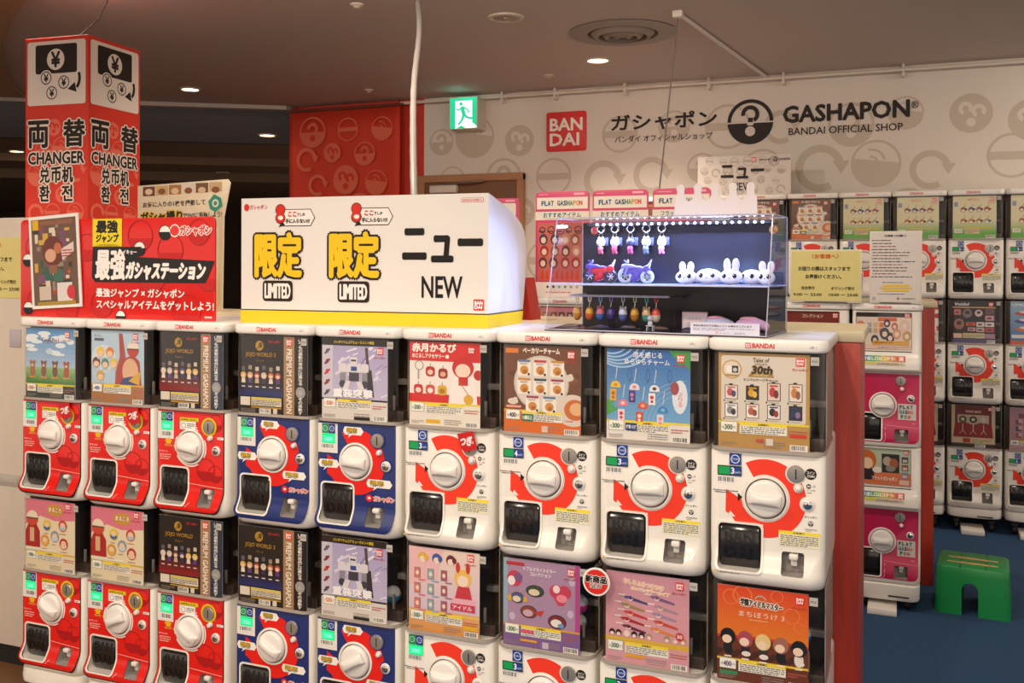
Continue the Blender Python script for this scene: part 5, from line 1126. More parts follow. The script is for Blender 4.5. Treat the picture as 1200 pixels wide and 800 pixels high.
# ------------------------------------------------------------------ changer cabinet, its pillar and the signs on the left
cb = empty('changer_cabinet', 'tall white money changer cabinet at the left end of the machines', 'changer', (-.87, .17, 0))
bm = bmesh.new(); box(bm, 0, .80, 0, .78, .075, 1.742, .006); link('cabinet_body', finish(bm, 'cabinet_body', mat('cabinet_white', 'd2c6b6', .5)), cb)
bm = bmesh.new(); box(bm, .01, .79, .012, .77, 0, .075); link('plinth', finish(bm, 'plinth', BLACKM), cb)
bm = bmesh.new(); box(bm, .57, .69, -.004, 0, .70, .745, .001); box(bm, .58, .68, -.006, -.004, .71, .735, .0005); link('cash_flap', finish(bm, 'cash_flap', mat('flap_grey', 'b4aca2', .4)), cb)
bm = bmesh.new(); box(bm, .635, .695, -.003, 0, 1.24, 1.31, .0005); link('label_plate', finish(bm, 'label_plate', mat('label_lilac', 'b8b0b4', .4)), cb)
bm = bmesh.new(); box(bm, .345, .705, -.002, 0, 1.43, 1.665); p_ = link('yellow_sheet', finish(bm, 'yellow_sheet', mat('sheet_d8cc82', 'd8cc82', .6)), cb)
a = Art(31); d_yellow(a, .36, .235); link('sheet_print', a.mesh('sheet_print', 1, 1, INKM), p_, (.345, -.0023, 1.43))

pl = empty('changer_pillar', 'tall red square pillar sign with yen note pictures reading CHANGER', 'sign', (-.226, .55, 1.743), R(4.6))
PW_ = .33; PHt = .797
bm = bmesh.new(); box(bm, -PW_, 0, 0, PW_, 0, PHt, .002); link('pillar_box', finish(bm, 'pillar_box', mat('pillar_red', 'd63420', .5, noise=.02), 0), pl)
def pillar_art():
    a = Art(17); W_ = 'e8dfd4'; K = '2a211d'
    motifs(a, .03, .30, .04, .47, .115, .048, 'e2705a', 'd63420', 0, 9)
    a.rrect(.012, .505, .306, .275, .012, W_, 2)
    a.rrect(.055, .640, .218, .125, .010, K, 3); a.ell(.162, .700, .046, .046, W_, 4); a.text('¥', .140, .668, .044, .064, K, 5, .031)
    for x, z in ((.112, .622), (.205, .600), (.142, .557)): a.ell(x, z, .034, .034, W_, 4); a.ring(x, z, .024, .0285, K, 5, n=28); a.text('¥', x - .011, z - .0165, .022, .033, K, 5, .031)
    a.ring(.225, .615, .055, .069, K, 4, -40, 22, 20); a.poly([(.225, .570), (.262, .598), (.272, .555)], K, 4)
    for t, x, z, w_, h_ in (('両', .018, .325, .105, .112), ('替', .205, .325, .108, .112), ('CHANGER', .018, .252, .292, .050), ('兑', .080, .172, .050, .066), ('币', .140, .172, .050, .066), ('机', .198, .172, .054, .066), ('환', .078, .092, .052, .066), ('전', .196, .092, .054, .066)):
        a.text(t, x, z, w_, h_, K, 3, .03, out=.0065, outc=W_)
    return a.mesh('pillar_print', 1, 1, INKM, dl=.0004)
link('pillar_print', get('pil', pillar_art), pl, (-PW_, -.0004, 0)); link('pillar_print', get('pil', pillar_art), pl, (.0004, 0, 0), (0, 0, R(90)))
bm = bmesh.new(); tube(bm, [(-.35, .60, 2.539), (-.40, .72, 2.62), (-.47, .85, 2.70), (-.52, .95, 2.80), (-.55, 1.0, CEIL)], .003, 6)
tag(link('pillar_wire', finish(bm, 'pillar_wire', BLACKM)), 'thin black wire from the ceiling to the top of the changer pillar', 'wire')

# sign about photo posts, leaning behind the pillar
sn = empty('photo_post_sign', 'cream sign with green camera mark standing behind the red sign', 'sign', (-.06, .66, LID), 0)
bm = bmesh.new(); prism(bm, [(.0, 0), (.445, 0), (.452, .39), (.484, .53), (.470, .545), (0, .530)], 'y', 0, .006, .001); box(bm, .05, .12, .006, .10, 0, .004); box(bm, .33, .40, .006, .10, 0, .004)
link('board', finish(bm, 'board', mat('sign_cream', 'd8ccb0', .5)), sn)
a = Art(19)
for i, c in enumerate(('6a4a38', 'c8a878', 'a87850', 'd8d0c4', '7a5a40', 'c8b088')): a.rect(.03 + i * .07, .485 + i * .002, .064, .04, c, 0); a.ell(.062 + i * .07, .503, .02, .013, ('d8c0a0', '8a5a3a')[i % 2], 1)
a.text('お気に入りの1枚を撮影して', .03, .435, .33, .024, '3a342c', 1, .02, slope=.02); a.text('ガシャ撮り', .02, .375, .22, .040, '2c2620', 2, .05, out=.004, outc='e0c030', slope=.02); a.text('でSNSに投稿しよう!', .245, .385, .20, .026, '2c2620', 1, .02, slope=.02)
a.poly([(.375, .455), (.405, .485), (.440, .468), (.448, .436), (.412, .410), (.384, .424)], '3a9a80', 2); a.ell(.412, .447, .017, .017, 'e8e4d8', 3); a.ell(.412, .447, .009, .009, '3a9a80', 4)
a.grad(.03, .02, .40, .33, 'd8c48a', 'e0d6bc', 0, 6); a.rect(.12, .36, .1, .004, 'd8b82c', 1)
link('board_print', a.mesh('board_print', 1, 1, INKM, dl=.0004), sn, (0, -.0012, 0))

# red station sign on the first three machines
st = empty('station_sign', 'red glossy sign with slanted white title on the three red machines', 'sign', (.03, .035, LID + .001), R(0.6))
bm = bmesh.new(); prism(bm, rrpts(-.055, .815, 0, .352, [.004, .004, .018, .018]), 'y', 0, .008, .001)
for x in (.08, .68): box(bm, x, x + .06, .008, .10, 0, .004)
link('board', finish(bm, 'board', mat('station_red', 'd81c16', .3, coat=.3, noise=.02)), st)
a = Art(23); W_ = 'f0ebe4'; K = '17120f'
for x, z, r_ in ((.12, .13, .07), (.26, .25, .05), (.33, .05, .05), (.50, .29, .055), (.63, .24, .055), (.75, .30, .045), (.79, .15, .05), (.55, .15, .06), (.42, .20, .05), (.70, .03, .06), (.17, .03, .05), (.02, .25, .05), (.02, .06, .04)):
    a.ring(x, z, r_ * .94, r_, 'ab1210', 0); a.ell(x, z, r_ * .94, r_ * .94, 'c01611', 0, 190, 350)
for x, z, r_ in ((.498, .245, .026), (.608, .300, .026), (-.018, .205, .024), (-.014, .030, .024), (.415, .008, .022)):
    a.ell(x, z, r_, r_, W_, 1); a.ell(x, z, r_, r_, K, 2, 175, 365); a.ring(x, z, r_ * .9, r_, K, 3)
a.poly([(.288, .253), (.420, .262), (.420, .352), (.288, .352)], 'e8d21c', 1); a.poly([(.288, .253), (.354, .270), (.420, .253), (.420, .262), (.288, .262)], 'e8d21c', 1)
a.text('最強', .305, .302, .095, .042, K, 2, .05, shear=.05); a.text('ジャンプ', .303, .268, .10, .028, K, 2, .05, shear=.1)
a.poly([(.290, .252), (.508, .252), (.492, .216), (.815, .203), (.778, .128), (.300, .128), (.285, .145)], K, 3)
a.text('最強', .303, .138, .128, .103, W_, 4, .031, shear=.05); a.text('サイキョー', .408, .226, .078, .015, W_, 4, .032); a.text('ガシャステーション', .438, .140, .335, .058, W_, 4, .055, shear=.12)
a.text('最強ジャンプ × ガシャポン', .305, .076, .385, .030, W_, 2, .035); a.text('スペシャルアイテムをゲットしよう!', .307, .035, .505, .030, W_, 2, .035)
a.ell(.650, .306, .018, .021, 'e0302a', 2); a.ring(.650, .306, .018, .022, W_, 3); a.text('ガシャポン', .672, .290, .130, .032, 'd82018', 3, .04, out=.003, outc=W_)
a.rect(.775, .010, .03, .006, 'f0d0c8', 2)
a.clip(-.054, .001, .814, .351)
link('board_print', a.mesh('board_print', 1, 1, INK, dl=.0003), st, (0, -.0012, 0))
# magazine picture fixed on the sign
mg = link('magazine_cover', (lambda bm: (box(bm, 0, .235, -.004, 0, 0, .335, .0008), finish(bm, 'magazine_cover', mat('mag_white', 'e8e4dc', .4), 0))[1])(bmesh.new()), st, (.012, -.004, .026), (0, R(-3.5), 0))
a = Art(29); rn = a.rnd; a.rect(.012, .012, .211, .311, '6a5040', 0)
for k in range(70):
    x, z = rn.uniform(.015, .19), rn.uniform(.015, .29); a.rect(x, z, rn.uniform(.012, .034), rn.uniform(.01, .035), rn.choice(('a84a34', '4a5a52', 'c8a04a', 'd8c8b0', '3a3430', '7a4a6a', '8a8478', 'b8603a', '5a3a2c', '2f5a4a')), 1)
a.ell(.112, .205, .050, .055, '6a3228', 2); a.ell(.100, .19, .026, .024, 'd0a080', 3); a.ell(.135, .215, .018, .02, 'b86a4a', 3); a.rect(.07, .10, .035, .05, '2f5f54', 2); a.rect(.11, .095, .045, .045, '3a6a5a', 2); a.rect(.09, .125, .04, .03, '8a5a44', 3); a.rect(.018, .285, .03, .036, 'd8a81c', 3); a.rect(.05, .30, .16, .016, '8a5a44', 2)
a.rect(.125, .02, .07, .07, 'd8d0cc', 3); a.ell(.190, .055, .02, .025, 'c8343a', 4); a.rect(.04, .03, .055, .05, 'c8b8a8', 3); a.rect(.03, .012, .18, .012, 'a8882c', 4); a.poly([(.15, .21), (.21, .235), (.21, .20), (.155, .17)], 'd8c8c0', 3); a.dashes(.155, .18, .05, .03, 3, 'a83a34', 4)
link('cover_print', a.mesh('cover_print', 1, 1, INK, dl=.0003), mg, (0, -.0045, 0))

# ------------------------------------------------------------------ limited / new sign box
nb = empty('limited_sign_box', 'white sign box with yellow foot reading LIMITED twice and NEW', 'sign', (.935, .065, LID), R(2.6))
NP = [(0, 0), (0, .412), (.03, .407), (.10, .393), (.18, .376), (.255, .355), (.31, .334), (.345, .308), (.362, .275), (.366, .235), (.362, .18), (.345, .09), (.318, 0)]
bm = bmesh.new(); NL = .882
prism(bm, NP, 'x', 0, NL, .002); link('box_shell', finish(bm, 'box_shell', mat('box_white', 'e6e0d8', .4, noise=.01), 30), nb)
bm = bmesh.new()
def npd(z): return .318 + .027 * z / .09
loft(bm, [[(-.001, -.001, z), (NL + .001, -.001, z), (NL + .001, npd(z) + .001, z), (-.001, npd(z) + .001, z)] for z in (.0005, .041)]); link('yellow_foot', finish(bm, 'yellow_foot', mat('foot_yellow', 'efc81a', .4, noise=.01), 0), nb)
bm = bmesh.new(); loft(bm, [[(-.0012, -.0012, z), (NL + .0012, -.0012, z), (NL + .0012, npd(z) + .0012, z), (-.0012, npd(z) + .0012, z)] for z in (.041, .0445)]); link('black_line', finish(bm, 'black_line', BLACKM, 0), nb)
a = Art(37); K = '2a1a12'; Yc = 'e8c21c'
a.ell(.022, .382, .010, .012, 'd02a1c', 1); a.text('ガシャポン', .034, .374, .068, .017, 'c83a2c', 1, .01)
a.rrect(NL - .090, .385, .074, .014, .004, 'c83a34', 0); a.rrect(NL - .0885, .3862, .071, .0116, .003, 'e6e0d8', 1); a.text('BANDAI NAMCO', NL - .084, .3885, .062, .007, 'c83a34', 2, .02)
for x in (.055, .335):
    a.text('限定', x + .004, .154, .170, .140, Yc, 2, .038, out=.003, outc=K, out2=.008, out2c=K)
    a.rrect(x + .030, .072, .114, .068, .012, K, 1); a.text('LIMITED', x + .039, .083, .096, .046, 'ece8e0', 3, .03)
    xx = x + .085
    a.poly([(xx + .02, .318), (xx + .125, .318), (xx + .142, .345), (xx + .125, .374), (xx + .02, .374)], K, 0); a.poly([(xx + .022, .3205), (xx + .124, .3205), (xx + .139, .345), (xx + .124, .3715), (xx + .022, .3715)], 'efe9e1', 1)
    a.poly([(xx + .005, .315), (xx + .018, .335), (xx + .03, .322)], K, 1)
    a.ell(xx + .012, .372, .019, .019, K, 2); a.ell(xx + .012, .345, .019, .019, K, 2); a.ell(xx + .012, .372, .0165, .0165, 'd22a1c', 3); a.ell(xx + .012, .346, .0165, .0165, 'd22a1c', 3); a.ell(xx + .013, .346, .010, .007, 'efe9e1', 4)
    a.text('ここ', xx + .042, .350, .030, .014, 'd22a1c', 3, .06); a.text('でしか', xx + .075, .351, .030, .010, K, 3, .03); a.text('手に入らない!!?', xx + .032, .328, .090, .014, K, 3, .04)
a.text('ニュー', .598, .205, .262, .098, '16110e', 1, .035); a.text('NEW', .660, .090, .138, .068, '16110e', 1, .02); a.badge(NL - .048, .054, .034, 1)
link('box_print', a.mesh('box_print', 1, 1, INKM, dl=.0003), nb, (0, -.0006, 0))
# red easel seen between box and case
bm = bmesh.new(); prism(bm, [(0, 0), (.07, 0), (.045, .15), (.03, .15)], 'y', 0, .10, .001); prism(bm, [(.012, .012), (.05, .012), (.038, .13), (.034, .13)], 'y', -.002, 0, 0)
tag(link('easel_stand', finish(bm, 'easel_stand', mat('easel_red', 'b82420', .45), 20), None, (1.70, .60, LID)), 'small red wedge shaped stand between the sign box and display case', 'stand')

# ------------------------------------------------------------------ lit acrylic display case
CO = Vector((2.005, .085, LID)); CR = R(-4.5)
def cw(x, y, z): return (CO.x + x * math.cos(CR) - y * math.sin(CR), CO.y + x * math.sin(CR) + y * math.cos(CR), CO.z + z)
ca = empty('display_case', 'clear acrylic display case lit blue inside, on the white machines', 'display case', CO, CR)
CWD, CD, CH, CL = .645, .295, .335, .088
def plate(pts, ax, a0, a1, name, material, parent=ca):
    bm = bmesh.new(); prism(bm, pts, ax, a0, a1); return link(name, finish(bm, name, material, 0), parent)
def front_y(z): return CL * z / CH
sidep = [(.003, .006), (CD - .004, .006), (CD - .004, CH - .004), (CL + .003, CH - .004)]
for n_, x in (('side_panel', 0), ('side_panel', CWD - .003)): plate(sidep, 'x', x, x + .003, n_, ACRYL)
bm = bmesh.new(); loft(bm, [[(.004, front_y(z), z), (CWD - .004, front_y(z), z), (CWD - .004, front_y(z) + .0025, z), (.004, front_y(z) + .0025, z)] for z in (.006, CH - .004)]); link('front_panel', finish(bm, 'front_panel', ACRYL, 0), ca)
bm = bmesh.new(); box(bm, 0, CWD, CL, CD, CH - .0035, CH); link('top_panel', finish(bm, 'top_panel', ACRYL, 0), ca)
bm = bmesh.new(); box(bm, 0, CWD, 0, CD, .0005, .006, .001); link('case_floor', finish(bm, 'case_floor', mat('case_floor', '24232c', .25)), ca)
back = cutter(rrpts(.004, CWD - .004, .006, CH - .006, .001), CD - .004, CD, mat('case_black', '1a1920', .3, noise=.35, scale=18))
def hole(x, z, r_): return cutter([(x + r_ * math.cos(k * math.pi / 12), z + r_ * math.sin(k * math.pi / 12)) for k in range(24)], CD - .02, CD + .02, BLACKM)
link('back_panel', boolean(back, [hole(.042, .305, .013), hole(CWD - .040, .300, .013)]), ca)
# bright polished edges
bm = bmesh.new(); e = .0016
def bar(p, q, r_=e): tube(bm, [p, q], r_, 6)
for x in (.001, CWD - .001):
    bar((x, .001, .006), (x, CL, CH)); bar((x, CL, CH), (x, CD, CH)); bar((x, CD, CH), (x, CD, .004)); bar((x, 0, .004), (x, CD, .004))
bar((0, CL, CH), (CWD, CL, CH)); bar((0, CD, CH), (CWD, CD, CH)); bar((0, 0, .005), (CWD, 0, .005)); link('polished_edges', finish(bm, 'polished_edges', ACEDGE, 40), ca)
bm = bmesh.new(); box(bm, .004, CWD - .004, .045, CD - .005, .134, .138, .001); sh = link('shelf', finish(bm, 'shelf', mat('shelf_acrylic', 'a8aac4', .12, noise=.02), 0), ca)
bm = bmesh.new(); tube(bm, [(.004, .045, .136), (CWD - .004, .045, .136)], .0024, 6); link('shelf_edge', finish(bm, 'shelf_edge', mat('edge_bright', 'd8daf0', .2), 0), sh)
for x in (.340, .356): plate([(.12, .0065), (CD - .01, .0065), (CD - .01, .133), (.12, .133)], 'x', x, x + .002, 'divider', ACRYL)
bm = bmesh.new(); tube(bm, [(.02, .14, .101), (.335, .14, .101)], .0035, 8); tube(bm, [(.02, .14, .101), (.02, .28, .101)], .003, 8); tube(bm, [(.335, .14, .101), (.335, .28, .101)], .003, 8); link('hanger_rail', finish(bm, 'hanger_rail', mat('edge_bright', 'd8daf0', .2), 40), ca)
# lamp strip with its diodes
bm = bmesh.new(); box(bm, .03, CWD - .03, CD - .030, CD - .018, CH - .016, CH - .006, .001); ls = link('light_strip', finish(bm, 'light_strip', mat('strip_grey', '4a4a54', .4)), ca)
bm = bmesh.new()
for k in range(24): ellipsoid(bm, (.062 + k * .0225, CD - .032, CH - .013), (.0042, .003, .0036), 10)
link('diodes', finish(bm, 'diodes', mat('diode_glow', 'ffffff', .4, emit='dfe6ff', estr=14)), ls)
lamp('AREA', 'strip_light', (CWD / 2, CD - .040, CH - .018), 9, (.36, .50, 1), .56, parent=ca, sy=.012).rotation_euler = (R(-32), 0, 0)
bm = bmesh.new(); box(bm, .44, .628, -.002, -.0005, .006, .038, .0005); pl_ = link('notice_plate', finish(bm, 'notice_plate', mat('plate_lilac', 'd4d4e8', .4), 0), ca)
a = Art(41); a.text('商品は表示価格が異なっている場合がございます', .448, .0265, .160, .006, '4a4a5c', 0, .02); a.dashes(.448, .016, .168, .008, 2, '9a9ab0', 0); a.badge(.51, .008, .006, 0, 'c83a4a'); a.text('ガシャポン', .52, .0085, .03, .004, '5a5a6a', 0); a.text('GASHAPON', .56, .0085, .03, .004, '5a5a6a', 0)
link('plate_print', a.mesh('plate_print', 1, 1, INK), pl_, (0, -.0022, 0))

def T(name, label, cat, loc, group, rz=0): return empty(name, label, cat, cw(*loc), CR + rz, group)
def pcs(parent, name, material, *ells):
    bm = bmesh.new()
    for c, r_ in ells: ellipsoid(bm, c, r_, 16)
    return link(name, finish(bm, name, material, 60), parent)
# five ring charms on the back panel
KG = 'ring charms on the case back'
for i, (x, hc, bc, lb) in enumerate(((.070, 'd8e4d0', 'd86a70', 'ring charm with pale green head and red foot, first in the case'), (.117, 'e4e0e8', 'c8485a', 'ring charm with white head, dark side and red foot, second'), (.169, '3a3440', 'c84468', 'ring charm with dark figure and pink spot, third in the case'),
                                    (.220, 'e4ecd8', '6a7080', 'ring charm with pale head and grey foot, fourth in the case'), (.270, 'ece4d8', 'e08a94', 'ring charm with cream head and pink foot, fifth in the case'))):
    t_ = T('ring_charm', lb, 'charm', (x, CD - .018, .226), KG)
    bm = bmesh.new(); tube(bm, [(.012 * math.cos(k * math.pi / 10), .002 * math.sin(k), .083 + .012 * math.sin(k * math.pi / 10)) for k in range(20)], .0026, 8, closed=True); link('ring', finish(bm, 'ring', CHROME, 60), t_)
    bm = bmesh.new(); tube(bm, [(.006 * math.cos(k * math.pi / 7), 0, .063 + .006 * math.sin(k * math.pi / 7)) for k in range(14)], .0013, 6, closed=True); tube(bm, [(0, 0, .069), (0, 0, .073)], .002, 6); link('link', finish(bm, 'link', CHROME, 60), t_)
    pcs(t_, 'head', mat('charm_' + hc, hc, .35), ((0, 0, .040), (.0145, .012, .0145)), ((-.006, 0, .053), (.004, .004, .005)), ((.006, 0, .053), (.004, .004, .005)))
    pcs(t_, 'body', mat('charm_' + bc, bc, .35), ((-.001, -.001, .020), (.0095, .009, .012)), ((-.005, -.001, .008), (.004, .005, .005)), ((.005, -.001, .008), (.004, .005, .005)))
    bm = bmesh.new(); box(bm, .010, .022, .006, .0075, .030, .055, .0003); link('tag', finish(bm, 'tag', mat('charm_tag', '4a4a5c', .3)), t_)
# eight egg charms on the rail
EG = 'egg charms on the rail'
for i, (x, c1, c2, lp, lb) in enumerate(((.046, 'd8a860', 'c88a40', 'd8d8e0', 'tan egg charm at the open end of the rail'), (.087, 'd8a03a', 'c8602c', 'f0f0f8', 'orange egg charm second along the rail'), (.122, 'c86a7a', '3a6ab8', '7ab0e0', 'pink and blue egg charm on the rail'), (.156, '4a3a8a', '3a2c70', '8a70d0', 'dark violet egg charm on the rail'),
                                     (.194, 'd0d4e8', '5a6ab0', 'a8b0d8', 'white and blue egg charm on the rail'), (.231, 'd8a040', 'b87a28', 'a8c890', 'golden egg charm with green loop on the rail'), (.267, 'd8b88a', '4a9a8a', '40a8b0', 'tan and teal egg charm with ears'), (.297, 'd85a48', 'e0d0c0', 'c85a4a', 'red egg charm at the inner end of the rail'))):
    t_ = T('egg_charm', lb, 'charm', (x, .14, .026), EG); 
    bm = bmesh.new(); tube(bm, [(.0042 * math.cos(k * math.pi / 8), 0, .067 + .0105 * math.sin(k * math.pi / 8)) for k in range(16)], .0018, 6, closed=True); link('loop', finish(bm, 'loop', mat('loop_' + lp, lp, .3), 60), t_)
    bm = bmesh.new(); tube(bm, [(0, 0, .056), (.001, 0, .050), (-.001, 0, .046), (0, 0, .042)], .0013, 6); link('chain', finish(bm, 'chain', CHROME, 60), t_)
    bm = bmesh.new(); lathe(bm, [(.001, .042), (.006, .0405), (.010, .036), (.0125, .028), (.0132, .021)], 20, cap=True); link('shell_top', finish(bm, 'shell_top', mat('egg_' + c1, c1, .3), 60), t_)
    bm = bmesh.new(); lathe(bm, [(.0132, .021), (.0125, .012), (.0095, .005), (.005, .001), (.001, 0)], 20); link('shell_base', finish(bm, 'shell_base', mat('egg_' + c2, c2, .3), 60), t_)
    if i in (2, 4, 6): pcs(t_, 'ears', mat('egg_' + c1, c1, .3), ((-.008, 0, .040), (.003, .003, .006)), ((.008, 0, .040), (.003, .003, .006)))
# toy motorcycles
def bike(name, label, loc, s, cols):
    t_ = T(name, label, 'toy motorcycle', loc, 'toy motorcycles on the shelf')
    body_c, trim_c, tyre_c, hub_c = cols
    for x, r_ in ((.024 * s, .024 * s), (.094 * s, .021 * s)):
        bm = bmesh.new(); lathe(bm, [(r_ * .62, -.007), (r_ * .9, -.008), (r_, -.004), (r_, .004), (r_ * .9, .008), (r_ * .62, .007), (r_ * .62, -.007)], 28, 'y', cap=False); w1 = link('wheel', finish(bm, 'wheel', mat('tyre_' + tyre_c, tyre_c, .45), 40), t_, (x, 0, r_))
        bm = bmesh.new(); lathe(bm, [(r_ * .12, -.006), (r_ * .12, .006)], 12, 'y')
        for k in range(6): a_ = k * math.pi / 3; tube(bm, [(0, 0, 0), (r_ * .66 * math.cos(a_), 0, r_ * .66 * math.sin(a_))], r_ * .09, 6)
        link('spokes', finish(bm, 'spokes', mat('hub_' + hub_c, hub_c, .35), 40), w1)
    me = blend_blob('body', [((.030 * s, 0, .040 * s), (.016 * s, .011, .012 * s)), ((.050 * s, 0, .038 * s), (.022 * s, .012, .013 * s)), ((.072 * s, 0, .040 * s), (.020 * s, .011, .011 * s)), ((.092 * s, 0, .043 * s), (.014 * s, .010, .014 * s)), ((.06 * s, 0, .024 * s), (.013 * s, .012, .016 * s)), ((.046 * s, 0, .016 * s), (.007 * s, .01, .014 * s))], mat('bike_' + body_c, body_c, .3), .0022)
    link('body', me, t_)
    me = blend_blob('fairing', [((.024 * s, 0, .052 * s), (.015 * s, .010, .010 * s)), ((.042 * s, 0, .052 * s), (.016 * s, .010, .008 * s)), ((.066 * s, 0, .050 * s), (.014 * s, .009, .005 * s))], mat('bike_' + trim_c, trim_c, .3), .0022); link('fairing', me, t_)
    bm = bmesh.new(); tube(bm, [(.026 * s, -.018, .072 * s), (.030 * s, -.006, .064 * s), (.030 * s, .006, .064 * s), (.026 * s, .018, .072 * s)], .0028, 8); link('handlebar', finish(bm, 'handlebar', mat('bike_' + trim_c, trim_c, .3), 60), t_)
    bm = bmesh.new(); tube(bm, [(.088 * s, 0, .046 * s), (.100 * s, 0, .056 * s), (.108 * s, 0, .074 * s)], [.007, .005, .002], 8); link('tail_fin', finish(bm, 'tail_fin', mat('fin_' + hub_c, hub_c, .3), 60), t_)
    for sy in (-1, 1):
        bm = bmesh.new(); tube(bm, [(.024 * s, sy * .010, .024 * s), (.034 * s, sy * .011, .050 * s)], .0036, 8); link('fork', finish(bm, 'fork', mat('bike_' + trim_c, trim_c, .3), 60), t_)
    return t_
bike('toy_motorcycle', 'red toy motorcycle with pale tail fin on the case shelf', (.044, .19, .1385), .98, ('c8242c', '5a4ab0', '2a2a34', 'd8d4e4'))
bike('toy_motorcycle', 'violet toy motorcycle with pale wheels on the case shelf', (.160, .19, .1385), .98, ('5a4a98', '8a84b8', 'b8c4d0', 'a8a890'))
# white plush animals
PLW = mat('plush_white', 'e9ecf4', .85, noise=.03, bump=.3, bscale=600)
def plush(label, loc, w_, h_, ears, rz=0):
    t_ = T('plush_toy', label, 'plush toy', loc, 'white plush animals on the case shelf', rz)
    p_ = [((0, 0, h_ * .5), (w_ / 2, w_ * .36, h_ * .5))]
    if ears:
        for s in (-1, 1): p_.append(((s * .0125, .004, h_ + ears * .35), (.011, .009, ears * .62)))
    else:
        for s in (-1, 1): p_.append(((s * w_ * .45, .004, h_ * .32), (w_ * .16, w_ * .12, h_ * .2)))
    me = blend_blob('body', p_, PLW, .003); link('body', me, t_)
    for s in (-1, 1):
        x = s * w_ * .22; y = -w_ * .36 * math.sqrt(max(0, 1 - (.44) ** 2 - .04)); e_ = pcs(t_, 'eye', mat('eye_black', '17151c', .15), ((x, y, h_ * .58), (.0062, .004, .0068))); pcs(e_, 'glint', mat('eye_glint', 'f4f4fa', .3), ((x - .002, y - .0036, h_ * .58 + .0025), (.0016, .001, .0018)))
    pcs(t_, 'mouth', mat('mouth_grey', '8a8490', .6), ((0, -w_ * .355, h_ * .44), (.003, .002, .0012)))
plush('small white plush with short ears, first of the shelf row', (.378, .17, .1385), .064, .042, .026)
plush('flat round white plush without ears beside the short eared one', (.444, .175, .1385), .078, .046, 0)
plush('white plush with tall square ears in the middle of the row', (.511, .165, .1385), .068, .044, .034)
plush('flat white plush turned aside between two eared plushes', (.566, .185, .1385), .070, .044, 0, -.4)
plush('white plush with rounded ears at the right side of the case', (.612, .16, .1385), .050, .042, .028, -.1)
# things on the case floor
bagm = clear('bag_film', (.86, .86, .92), .16, .12)
for i, (x, y, w_, c, lb) in enumerate(((.058, .07, .085, 'b8aca0', 'flat clear packet in the near left corner of the case'), (.150, .075, .085, '6a6aa0', 'flat clear packet with a violet piece on the case floor'), (.235, .07, .080, '8a8a9a', 'flat clear packet with a grey piece on the case floor'), (.330, .075, .080, 'c0a080', 'flat clear packet with a tan piece on the case floor'), (.410, .10, .055, '7a6ab0', 'small clear packet beside the pink card in the case'))):
    t_ = T('flat_packet', lb, 'packet', (x, y, .0075), 'flat packets on the case floor', .15 * (i - 2)); rn = random.Random(i)
    bm = bmesh.new(); n = 8; g = []
    for j in range(n + 1): g.append([bm.verts.new((w_ * (k / n - .5), .055 * (j / n - .5), .0006 + (.010 * math.sin(math.pi * k / n) * math.sin(math.pi * j / n) + rn.uniform(0, .002)) * (0 if k in (0, n) or j in (0, n) else 1))) for k in range(n + 1)])
    for j in range(n):
        for k in range(n): bm.faces.new((g[j][k], g[j][k + 1], g[j + 1][k + 1], g[j + 1][k]))
    link('film', finish(bm, 'film', bagm, 60), t_)
    pcs(t_, 'content', mat('content_' + c, c, .4), ((0, 0, .0055), (w_ * .28, .015, .0045)))
t_ = T('card_stand', 'small white card with pink edge standing in the case', 'card', (.369, .16, .0065), None)
bm = bmesh.new(); box(bm, 0, .076, 0, .002, 0, .052, .0004); box(bm, .01, .066, 0, .02, 0, .0015); link('card', finish(bm, 'card', mat('card_pink', 'd8a0b8', .5)), t_)
a = Art(43); a.rect(.003, .002, .070, .046, 'e8dce6', 0); a.text('ひんやり', .02, .028, .036, .008, 'b07a90', 1); a.dashes(.016, .010, .044, .012, 2, 'b0a0b4', 1); link('card_face', a.mesh('card_face', 1, 1, INK), t_, (0, -.0003, 0))
t_ = T('mini_chair_figure', 'tiny clear figure with round head on a chair at the case front', 'figure', (.310, .045, .0065), None)
pcs(t_, 'head', mat('fig_glass', 'c8ccd8', .1, .3), ((0, 0, .036), (.009, .009, .009))); bm = bmesh.new()
for sx in (-1, 1):
    for sy in (-1, 1): tube(bm, [(sx * .009, sy * .007, 0), (sx * .008, sy * .006, .014)], .0015, 6)
box(bm, -.011, .011, -.009, .009, .013, .016, .001); box(bm, -.006, .006, -.004, .005, .016, .028, .002); link('seat', finish(bm, 'seat', mat('fig_pale', 'c4c4d4', .25)), t_)
for x, y, w_, c, lb in ((.475, .16, .085, 'c8d0f0', 'pale blue plush lying on the case floor behind the notice'), (.572, .15, .090, 'd0a8d8', 'pale pink and white plush lying on the case floor')):
    t_ = T('lying_plush', lb, 'plush toy', (x, y, .0065), 'plush lying on the case floor')
    link('body', blend_blob('body', [((0, 0, .020), (w_ * .5, .035, .020)), ((w_ * .42, 0, .016), (w_ * .16, .02, .014))], mat('lying_' + c, c, .85, bump=.3, bscale=600), .003), t_); pcs(t_, 'patch', mat('lying_pink', 'e0a8c0', .8), ((-w_ * .05, -.004, .036), (w_ * .3, .022, .007)))
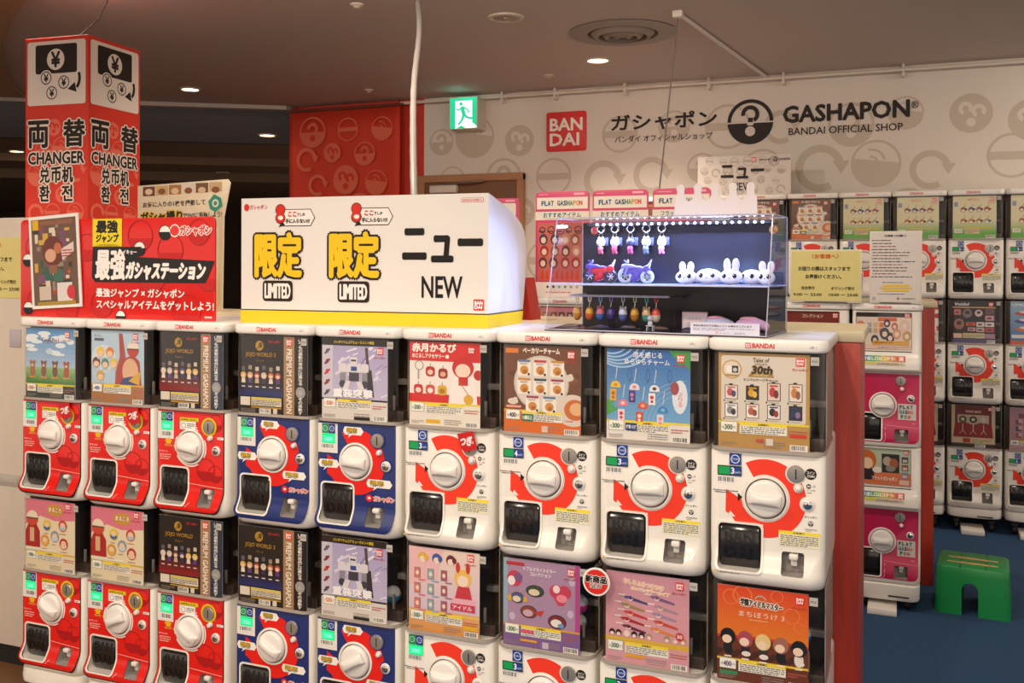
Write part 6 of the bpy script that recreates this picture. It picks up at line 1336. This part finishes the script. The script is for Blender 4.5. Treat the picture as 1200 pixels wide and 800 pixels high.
# crown shaped card on top of the case
cr = T('crown_card', 'white crown shaped card with five rounded points on the display case', 'card', (.345, .16, CH), None)
pts = [(0, 0), (.240, 0)]; n = 5
for k in range(n - 1, -1, -1):
    cx = .018 + k * .051
    pts.append((cx + .018, .052 if k == n - 1 else .050))
    pts += [(cx + .011, .062)]
    for j in range(11): t = R(-35 + 250 * j / 10); pts.append((cx + .0125 * math.cos(t), .083 + .0125 * math.sin(t)))
    pts += [(cx - .011, .062)]
    pts.append((cx - .018, .050))
    if k: pts.append((cx - .0255, .046))
bm = bmesh.new()
fv = [bm.verts.new((x, 0, z)) for x, z in pts]; f = bm.faces.new(fv); ex_ = bmesh.ops.extrude_face_region(bm, geom=[f]); bmesh.ops.translate(bm, vec=(0, .004, 0), verts=[v for v in ex_['geom'] if isinstance(v, bmesh.types.BMVert)]); bmesh.ops.triangulate(bm, faces=[q for q in bm.faces if len(q.verts) > 4])
link('card', finish(bm, 'card', mat('crown_white', 'e6dace', .5, noise=.01), 0), cr)
bm = bmesh.new(); box(bm, .08, .16, .004, .05, 0, .003, .0005); link('foot', finish(bm, 'foot', ACEDGE), cr)

# ------------------------------------------------------------------ green step stool
so = empty('step_stool', 'green plastic step stool with wood inlays on the blue carpet', 'stool', (3.135, 2.195, 0), R(-5.5))
SG = mat('stool_green', '0c8440', .4, noise=.04); SL = .312; SD = .285; SH = .215
bm = bmesh.new()
rings = []
for z, i in ((0, 0), (.06, .001), (.18, .006), (.205, .009), (.212, .012), (SH, .017)):
    rings.append([(x, y, z) for x, y in rrpts(i, SL - i, i, SD - i, .03, 5)])
loft(bm, rings); me = finish(bm, 'stool_body', SG, 0)
arch = [(.112, -.02), (.180, -.02), (.180, .112)] + [(.146 + .034 * math.cos(t * math.pi / 10), .112 + .034 * math.sin(t * math.pi / 10)) for t in range(1, 10)] + [(.112, .112)]
bm = bmesh.new(); box(bm, .022, SL - .022, .022, SD - .022, -.02, .19); inner = finish(bm, 'cut', SG, 0)
me = boolean(me, [cutter(arch, -.1, SD + .1, SG), inner] + [(lambda b: (box(b, x - .003, x + .003, -.1, SD + .1, SH - .006, SH + .02), finish(b, 'cut', SG, 0))[1])(bmesh.new()) for x in (.105, .21)])
link('stool_body', sharpen(me, 40), so)
for y in (.085, .165):
    bm = bmesh.new()
    for k in range(5): box(bm, .05 + k * .042, .05 + (k + 1) * .042 - .0008, y - .013 + .003 * abs(k - 2), y + .013 - .003 * abs(k - 2), SH - .004, SH + .0015, .0006)
    link('wood_inlay', finish(bm, 'wood_inlay', mat('inlay_wood', 'c89868', .5, noise=.2, scale=20), 0), so)
a = Art(47); a.ring(.156, .168, .018, .0205, '0a5a28', 0, 20, 160, 16, .5); a.dashes(.138, .160, .036, .007, 1, '0a5a28', 0); link('moulded_mark', a.mesh('moulded_mark', 1, 1, INK, lambda x, z: .0112), so)
